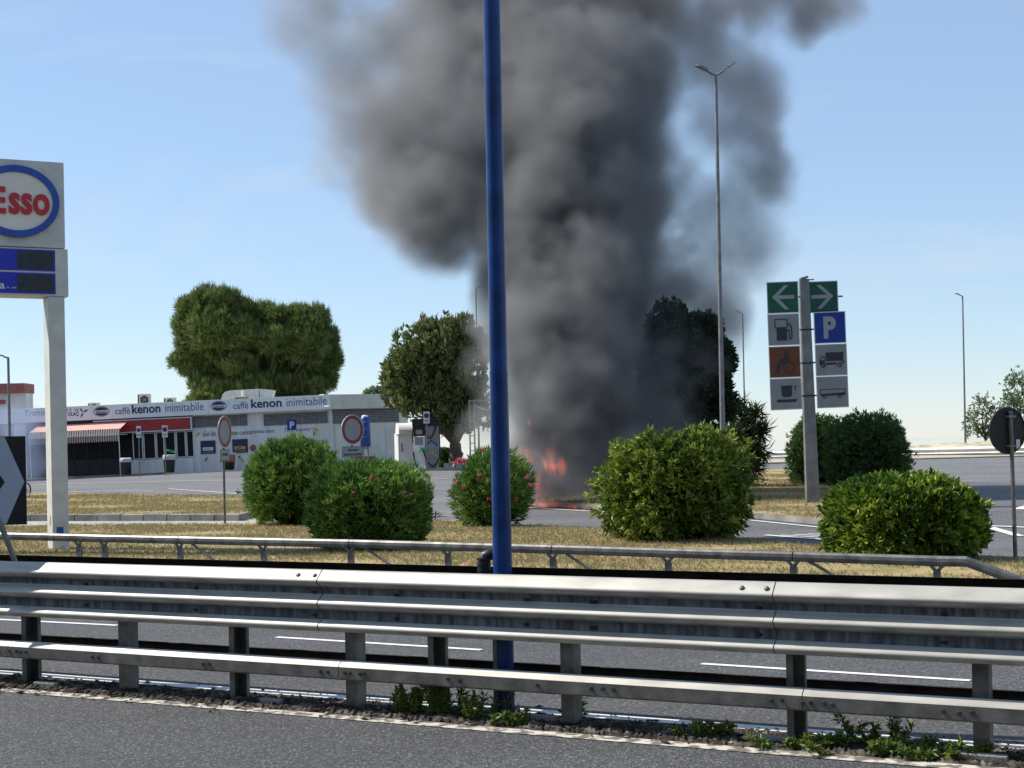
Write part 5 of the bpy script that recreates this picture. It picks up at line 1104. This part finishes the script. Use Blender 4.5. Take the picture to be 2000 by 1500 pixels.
# ------------------------------------------------------------------ street lamps
def lamp(px, ptop, Y, arms, lab, r0=.07, r1=.04, lean=0.0):
    c = W(px, ptop, Y); z0 = float(g(c.x, c.y)); root = empty("street_lamp", (c.x, c.y, z0), 0, lab, "street lamp", "street lamps around the service area", ry=lean); h = c.z - z0; s = F / Y
    mb = MB(); mb.tube([(0, 0, -.2), (0, 0, h * .4), (0, 0, h)], [r0, (r0 + r1) / 2, r1], 12); mb.build("pole", M['pole_grey'], root)
    for dx, dz in arms:
        dx, dz = dx / s, dz / s; mb = MB(); mb.tube([(0, 0, h - .02), (dx * .4, 0, h + dz * .35)], r1 * .75, 8); mb.build("arm", M['pole_grey'], root)
        mb = MB(); d = Vector((dx, 0, dz)); L = d.length; u = d.normalized(); n = Vector((-u.z, 0, u.x)) if dx > 0 else Vector((u.z, 0, -u.x)); V = []
        for t, w, th in ((.36, .04, .025), (.5, .09, .04), (.85, .1, .035), (1.0, .06, .02)):
            p_ = d * t + Vector((0, 0, h)); V += [p_ + Vector((0, -w, 0)), p_ + Vector((0, w, 0)), p_ + Vector((0, w * .7, 0)) + n * th * 1.6, p_ + Vector((0, -w * .7, 0)) + n * th * 1.6]
        mb.add(V, [(i * 4 + k, i * 4 + (k + 1) % 4, i * 4 + 4 + (k + 1) % 4, i * 4 + 4 + k) for i in range(3) for k in range(4)] + [(0, 1, 2, 3), (12, 15, 14, 13)]); mb.build("lamp_head", M['pole_grey'], root)
lamp(1398, 146, 37.3, [(-40, 18), (39, 22)], "tall twin arm street lamp beside the smoke", .075, .04)
lamp(929.5, 563, 95, [(13, 6)], "street lamp dimly seen behind smoke left of the blue pole", .07, .045)
lamp(1450.5, 613, 110, [(-13, 6)], "slim street lamp between the twin arm lamp and the service sign", .07, .045)
lamp(1880, 578, 105, [(-15, 5)], "single arm street lamp at the far right behind the ridged rail", .08, .05)
lamp(16, 698, 62, [(-22, 4)], "street lamp in front of the red banded building at the left edge", .075, .05)

# ------------------------------------------------------------------ far ridged rail and bank at the right
fa_, fb_ = W(1380, 884, 104), W(2120, 867, 80); d_ = (fb_ - fa_); L_ = d_.length; ang = math.atan2(d_.y, d_.x)
fr2 = empty("far_guard_rail", (fa_.x, fa_.y, 0), ang, "far three ridged crash barrier along the road's outer edge at the right", "guard rail")
nseg = 6
for i in range(nseg):
    a, b = L_ * i / nseg, L_ * (i + 1) / nseg; za = fa_.z + d_.z * i / nseg; zb = fa_.z + d_.z * (i + 1) / nseg
    prof = [(d * 1.9, (z - .98) * 1.55) for d, z in PROF]; vs = []
    for x, zz in ((a + .01, za), (b - .01, zb)): vs += [(x, -d * 1.3, zz + z) for d, z in prof]
    mb = MB(); n = len(prof); mb.add(vs, [(k, k + 1, k + 1 + n, k + n) for k in range(n - 1)], True); mb.build("beam", M['galv_far'], fr2)
    for f_ in (.25, .75): mb = MB(); x = a + (b - a) * f_; mb.b2((x - .05, .02, .2), (x + .05, .12, za - .03)); mb.build("post", M['galv_old'], fr2)
nx, ny = 120, 10; V = np.zeros((nx, ny, 3))
for i in range(nx):
    px = 1340 + 800 * i / (nx - 1); ptop = 885 - 20 * np.clip((px - 1515) / 390, -.3, 1.6)
    for j in range(ny):
        t = j / (ny - 1); Yr = 104 - 24 * (px - 1380) / 740; Yb = Yr + 1.3 + 9 * t; zt = W(px, ptop, Yr + 4).z; base = .53
        hgt = (zt - base) * min(1, t * 3.2) * (1 if t < .7 else 1 - (t - .7) * 2) + rng.normal(0, .05) * (0 if j == 0 else 1) + .06 * math.sin(px * .07 + j)
        q = W(px, ptop, Yb); V[i, j] = (q.x, Yb, base - .1 if j == 0 else base + hgt)
idx = np.arange(nx * ny).reshape(nx, ny); Fc = np.stack([idx[:-1, :-1], idx[1:, :-1], idx[1:, 1:], idx[:-1, 1:]], -1).reshape(-1, 4)
o = bpy.data.objects.new("earth_bank", fast_mesh("earth_bank", V.reshape(-1, 3), Fc, True)); o.data.materials.append(M['sand']); put(o); o['kind'] = 'structure'

# ------------------------------------------------------------------ smoke and fire
def vnoise(P, seed):
    r = np.random.default_rng(seed).random((32, 32, 32)).astype(np.float32); i = np.floor(P).astype(np.int32); f_ = (P - i).astype(np.float32); f_ = f_ * f_ * (3 - 2 * f_); i &= 31; j = (i + 1) & 31
    x, y, z = f_[..., 0], f_[..., 1], f_[..., 2]
    def c(a, b, d): return r[a, b, d]
    x0, y0, z0, x1, y1, z1 = i[..., 0], i[..., 1], i[..., 2], j[..., 0], j[..., 1], j[..., 2]
    return ((c(x0, y0, z0) * (1 - x) + c(x1, y0, z0) * x) * (1 - y) + (c(x0, y1, z0) * (1 - x) + c(x1, y1, z0) * x) * y) * (1 - z) + ((c(x0, y0, z1) * (1 - x) + c(x1, y0, z1) * x) * (1 - y) + (c(x0, y1, z1) * (1 - x) + c(x1, y1, z1) * x) * y) * z
def fbm(P, seed, oct=4, gain=.5):
    s_, a, t = 0, 1.0, 0
    for k in range(oct): s_ = s_ + a * vnoise(P * 2 ** k + 7.3 * k, seed + k); t += a; a *= gain
    return s_ / t

def volume(name, lo, hi, res, dens, material):
    """a voxel grid of density, kept as a point attribute and turned into a volume by geometry nodes"""
    nx, ny, nz = res; me = bpy.data.meshes.new(name); n = nx * ny * nz
    xs, ys, zs = [np.linspace(a, b, k, dtype=np.float32) for a, b, k in zip(lo, hi, res)]
    Pz = np.stack(np.meshgrid(zs, ys, xs, indexing='ij'), -1)[..., ::-1].reshape(-1, 3)          # x fastest
    me.vertices.add(n); me.vertices.foreach_set("co", np.ascontiguousarray(Pz).ravel())
    at = me.attributes.new("dens", 'FLOAT', 'POINT'); at.data.foreach_set("value", np.ascontiguousarray(dens, np.float32).ravel())
    o = bpy.data.objects.new(name, me); put(o); me.materials.append(material)
    ng = bpy.data.node_groups.new(name, 'GeometryNodeTree'); N = ng.nodes; Lk = ng.links
    ng.interface.new_socket("Geometry", in_out='INPUT', socket_type='NodeSocketGeometry'); ng.interface.new_socket("Geometry", in_out='OUTPUT', socket_type='NodeSocketGeometry')
    gi, go = N.new('NodeGroupInput'), N.new('NodeGroupOutput'); vc = N.new('GeometryNodeVolumeCube'); si = N.new('GeometryNodeSampleIndex'); si.data_type = 'FLOAT'; si.domain = 'POINT'; si.clamp = True
    na = N.new('GeometryNodeInputNamedAttribute'); na.data_type = 'FLOAT'; na.inputs['Name'].default_value = "dens"
    ps = N.new('GeometryNodeInputPosition'); sx = N.new('ShaderNodeSeparateXYZ'); Lk.new(ps.outputs[0], sx.inputs[0])
    def m_(op, a, b):
        q = N.new('ShaderNodeMath'); q.operation = op
        for k, v in enumerate((a, b)):
            if v is None: continue
            if isinstance(v, (int, float)): q.inputs[k].default_value = v
            else: Lk.new(v, q.inputs[k])
        return q.outputs[0]
    ids = [m_('ROUND', m_('MULTIPLY', m_('SUBTRACT', sx.outputs[k], float(lo[k])), (res[k] - 1) / (hi[k] - lo[k])), None) for k in range(3)]
    lin = m_('ADD', ids[0], m_('MULTIPLY', m_('ADD', ids[1], m_('MULTIPLY', ids[2], float(ny))), float(nx)))
    Lk.new(gi.outputs[0], si.inputs['Geometry']); Lk.new(na.outputs[0], si.inputs['Value']); Lk.new(lin, si.inputs['Index'])
    Lk.new(si.outputs[0], vc.inputs['Density']); vc.inputs['Background'].default_value = 0
    vc.inputs['Min'].default_value = lo; vc.inputs['Max'].default_value = hi
    for k, nm in enumerate(('Resolution X', 'Resolution Y', 'Resolution Z')): vc.inputs[nm].default_value = res[k]
    sm = N.new('GeometryNodeSetMaterial'); sm.inputs['Material'].default_value = material
    Lk.new(vc.outputs[0], sm.inputs[0]); Lk.new(sm.outputs[0], go.inputs[0])
    md = o.modifiers.new("volume", 'NODES'); md.node_group = ng; o['kind'] = 'stuff'
    return o
def vol_mat(name, col, density, aniso=0.2, emis=0.0, ecol=(1, .2, .05)):
    m = bpy.data.materials.new(name); m.use_nodes = True; nt = m.node_tree; nt.nodes.clear(); v = nt.nodes.new('ShaderNodeVolumePrincipled'); out = nt.nodes.new('ShaderNodeOutputMaterial')
    v.inputs['Color'].default_value = (*col, 1); v.inputs['Density'].default_value = density; v.inputs['Density Attribute'].default_value = "density"; v.inputs['Anisotropy'].default_value = aniso
    if emis:
        at = nt.nodes.new('ShaderNodeAttribute'); at.attribute_name = "density"; mu = nt.nodes.new('ShaderNodeMath'); mu.operation = 'MULTIPLY'; mu.inputs[1].default_value = emis
        nt.links.new(at.outputs['Fac'], mu.inputs[0]); nt.links.new(mu.outputs[0], v.inputs['Emission Strength']); v.inputs['Emission Color'].default_value = (*ecol, 1)
    nt.links.new(v.outputs[0], out.inputs['Volume']); return m
def field(lo, hi, res, blobs, seed, warp, erode):
    """blobs: (x, y, z, rx, ry, rz, strength) in metres"""
    xs, ys, zs = [np.linspace(a, b, k, dtype=np.float32) for a, b, k in zip(lo, hi, res)]
    P = np.stack(np.meshgrid(zs, ys, xs, indexing='ij'), -1)[..., ::-1]; P = np.ascontiguousarray(P)
    w = np.stack([fbm(P * .42 + 11 * k, seed + 10 * k, 4, .55) for k in range(3)], -1) - .5
    w2 = np.stack([fbm(P * 1.5 + 5 * k, seed + 200 + 10 * k, 3, .6) for k in range(3)], -1) - .5
    Q = P + w * np.array(warp, np.float32) * 2 + w2 * np.array(warp, np.float32) * .7
    D = np.zeros(P.shape[:3], np.float32)
    for (x, y, z, rx, ry, rz, st) in blobs:
        mg = 1.0 + max(warp)
        i0, i1 = np.searchsorted(xs, (x - rx - mg, x + rx + mg)); j0, j1 = np.searchsorted(ys, (y - ry - mg, y + ry + mg)); k0, k1 = np.searchsorted(zs, (z - rz - mg, z + rz + mg))
        q = Q[k0:k1, j0:j1, i0:i1]
        if q.size == 0: continue
        d = np.sqrt(((q[..., 0] - x) / rx) ** 2 + ((q[..., 1] - y) / ry) ** 2 + ((q[..., 2] - z) / rz) ** 2); t = np.clip((1 - d) * (1.75 if st >= .7 else 1.35), 0, 1)
        D[k0:k1, j0:j1, i0:i1] = np.maximum(D[k0:k1, j0:j1, i0:i1], st * t * t * (3 - 2 * t)) + .25 * np.minimum(D[k0:k1, j0:j1, i0:i1], st * t * t)
    fb_1 = fbm(P * .75, seed + 60, 5, .6); n1 = .2 * (1 - np.abs(2 * fb_1 - 1) * 1.5) + .8 * np.clip((fb_1 - .5) * 2.3 + .5, 0, 1); n2 = fbm(P * .28, seed + 80, 3, .5)
    return np.clip(D * (.12 + 1.25 * n1) - erode * (1.15 - n1) * (.5 + n2), 0, None), P, n1
SY = 41.5; SS = F / SY
BL = []
def blob(px, py, r, st, dy=0.0, dep=.95):
    Yb = SY + dy + 8.5 * max(0.0, (960 - py) / 960.0) ** 1.1                       # the plume leans away from the road
    c = W(px, py, Yb); R = r * 1.26 * Yb / F; st = st * (1.5 if st < .6 else 1.0); BL.append((c.x, Yb, c.z, R, max(.5, R * dep), R, st))
for a in ((1110, 985, 85, 1.0, .3), (1095, 930, 105, 1.1, .3), (1110, 860, 130, 1.3, .3), (1125, 780, 150, 1.3, .3), (1125, 700, 165, 1.3, .3), (1120, 610, 175, 1.3, .3), (1120, 520, 185, 1.3, .3), (1115, 430, 200, 1.2, .2), (1110, 330, 210, 1.1, .2), (1110, 220, 205, 1.0, .2), (1080, 120, 190, .9, .4), (1020, 30, 170, .55, .6),
          (1250, 780, 115, 1.0, .8), (1275, 850, 90, .8, 1.4), (1315, 720, 100, .26, -.4), (1330, 820, 85, .2, -.2), (1300, 650, 75, .26, -.3), (1215, 900, 95, 1.0, -.2), (1205, 955, 70, .9, -.2), (1180, 680, 100, 1.3, -.3),
          (1190, 480, 110, 1.2, -.2), (1225, 560, 90, 1.0, .2), (1215, 380, 95, 1.0, -.3), (1240, 150, 92, 1.2, -.3), (1268, 195, 58, 1.3, -.4), (1205, 90, 78, 1.0, -.2), (1300, 470, 80, .5, .5), (1310, 560, 75, .5, .6),
          (900, 300, 200, .6, .8), (850, 410, 130, .75, .2), (845, 465, 78, .9, 0), (790, 400, 85, .6, .2), (905, 400, 110, .8, 0), (790, 280, 160, .42, 1.0), (750, 380, 80, .4, .5), (930, 190, 180, .6, .5), (960, 450, 68, .85, 0),
          (730, 180, 150, .26, 1.5), (840, 90, 160, .34, 1.5), (690, 100, 110, .2, 1.8), (590, 60, 85, .2, 2), (690, 280, 110, .2, 1.5), (640, 10, 120, .2, 2), (540, 20, 60, .12, 2),
          (960, 590, 45, .7, 0), (1000, 545, 70, 1.0, .2), (990, 660, 70, .8, 0), (985, 750, 75, .7, 0), (985, 850, 70, .6, 0), (990, 920, 55, .6, 0),
          (935, 740, 66, .2, -.3), (912, 715, 44, .13, -.5), (950, 830, 72, .28, -.2), (1012, 900, 62, .9, -.1), (1010, 810, 72, .9, 0), (1008, 960, 48, .8, 0), (950, 660, 50, .25, 0),
          (1400, 430, 120, .24, .8), (1450, 320, 140, .2, 1), (1490, 260, 80, .34, .6), (1500, 340, 66, .45, .4), (1450, 480, 105, .24, 1), (1395, 560, 105, .32, .6), (1350, 600, 90, .45, .5), (1410, 630, 75, .3, .4), (1495, 500, 80, .15, 1), (1420, 200, 130, .18, 1.2), (1380, 90, 140, .24, 1.2), (1330, 330, 80, .24, 1.0), (1470, 180, 80, .26, .8), (1550, 380, 60, .1, 1), (1540, 280, 50, .14, .8), (1370, 680, 60, .2, 0),
          (1560, 15, 75, .5, .8), (1480, 0, 90, .4, .8), (1620, -20, 80, .4, 1), (1400, -60, 130, .4, 1), (1200, -80, 200, .5, 1), (950, -90, 200, .5, 1), (700, -80, 150, .25, 2)):
    blob(*a)
lo, hi = (-10.2, 37.0, -.1), (13.0, 58.0, 19.6); res = (200, 176, 171)
D, P, n1 = field(lo, hi, res, BL, 5, (.65, .65, .65), .13)
D *= np.clip((P[..., 2] - .0) / .5, 0, 1) * np.clip((19.6 - P[..., 2]) / 1.5, 0, 1)
for ax_, (a, b) in enumerate(zip(lo, hi)): D *= np.clip((P[..., ax_] - a) / .4, 0, 1) * np.clip((b - P[..., ax_]) / .4, 0, 1) if ax_ < 2 else 1
tag(volume("smoke", lo, hi, res, D, vol_mat("black_smoke", (.43, .435, .45), 1.9, .15)), "thick dark grey smoke column billowing up from the burning kerbside", "smoke")
# thin bluish smoke by the left end of the cafe
BL = []
for px, py, r, st in ((60, 900, 60, .9), (45, 860, 66, .9), (30, 830, 70, .8), (70, 840, 50, .5), (20, 880, 80, .8), (90, 900, 60, .35), (55, 930, 40, .7)):
    c = W(px, py, 84.0); R = r / (F / 84.0); BL.append((c.x, 84.0, c.z, R, R * .8, R, st))
lo, hi = (-31.5, 81.5, .0), (-24.5, 86.0, 5.2); res = (71, 46, 53)
D, P, n1 = field(lo, hi, res, BL, 105, (.4, .4, .4), .1); D *= np.clip((hi[2] - P[..., 2]) / .8, 0, 1)
tag(volume("smoke", lo, hi, res, D, vol_mat("blue_smoke", (.5, .58, .76), .45, .3)), "thin bluish smoke drifting before the cafe's left end", "smoke")
# flames
BL = []
for px, py, rx, rz, st in ((1040, 905, 34, 32, 1), (1068, 925, 34, 34, 1), (1022, 895, 24, 24, .7), (1075, 890, 18, 26, .6), (1050, 950, 26, 28, .8), (1036, 832, 5, 14, .6), (1095, 915, 18, 24, .5), (1050, 975, 22, 18, .8),
                           (1060, 986, 40, 9, 1), (1085, 986, 34, 8, .9), (1115, 989, 30, 6, .7), (1160, 992, 34, 9, 1), (1185, 993, 30, 10, 1), (1138, 990, 24, 6, .8), (1205, 992, 26, 10, .8)):
    c = W(px, py, SY - 1.2); BL.append((c.x, SY - (2.1 if py > 980 else .7), c.z, rx / SS, .3, rz / SS, st))
lo, hi = (-.4, 38.8, .0), (3.6, 41.2, 2.8); res = (110, 66, 100)
D, P, n1 = field(lo, hi, res, BL, 205, (.12, .12, .25), .0)
fl_ = fbm(P * np.array((8, 8, 2.4), np.float32), 300, 4, .65); D = D * np.clip((fl_ - .47) * 7, 0, 1.5)
tag(volume("flames", lo, hi, res, D, vol_mat("flame", (.2, .1, .05), .4, 0, 2.0, (1.0, .17, .045))), "orange flames flickering at the foot of the smoke and along the kerb", "fire")
o['kind'] = 'structure'
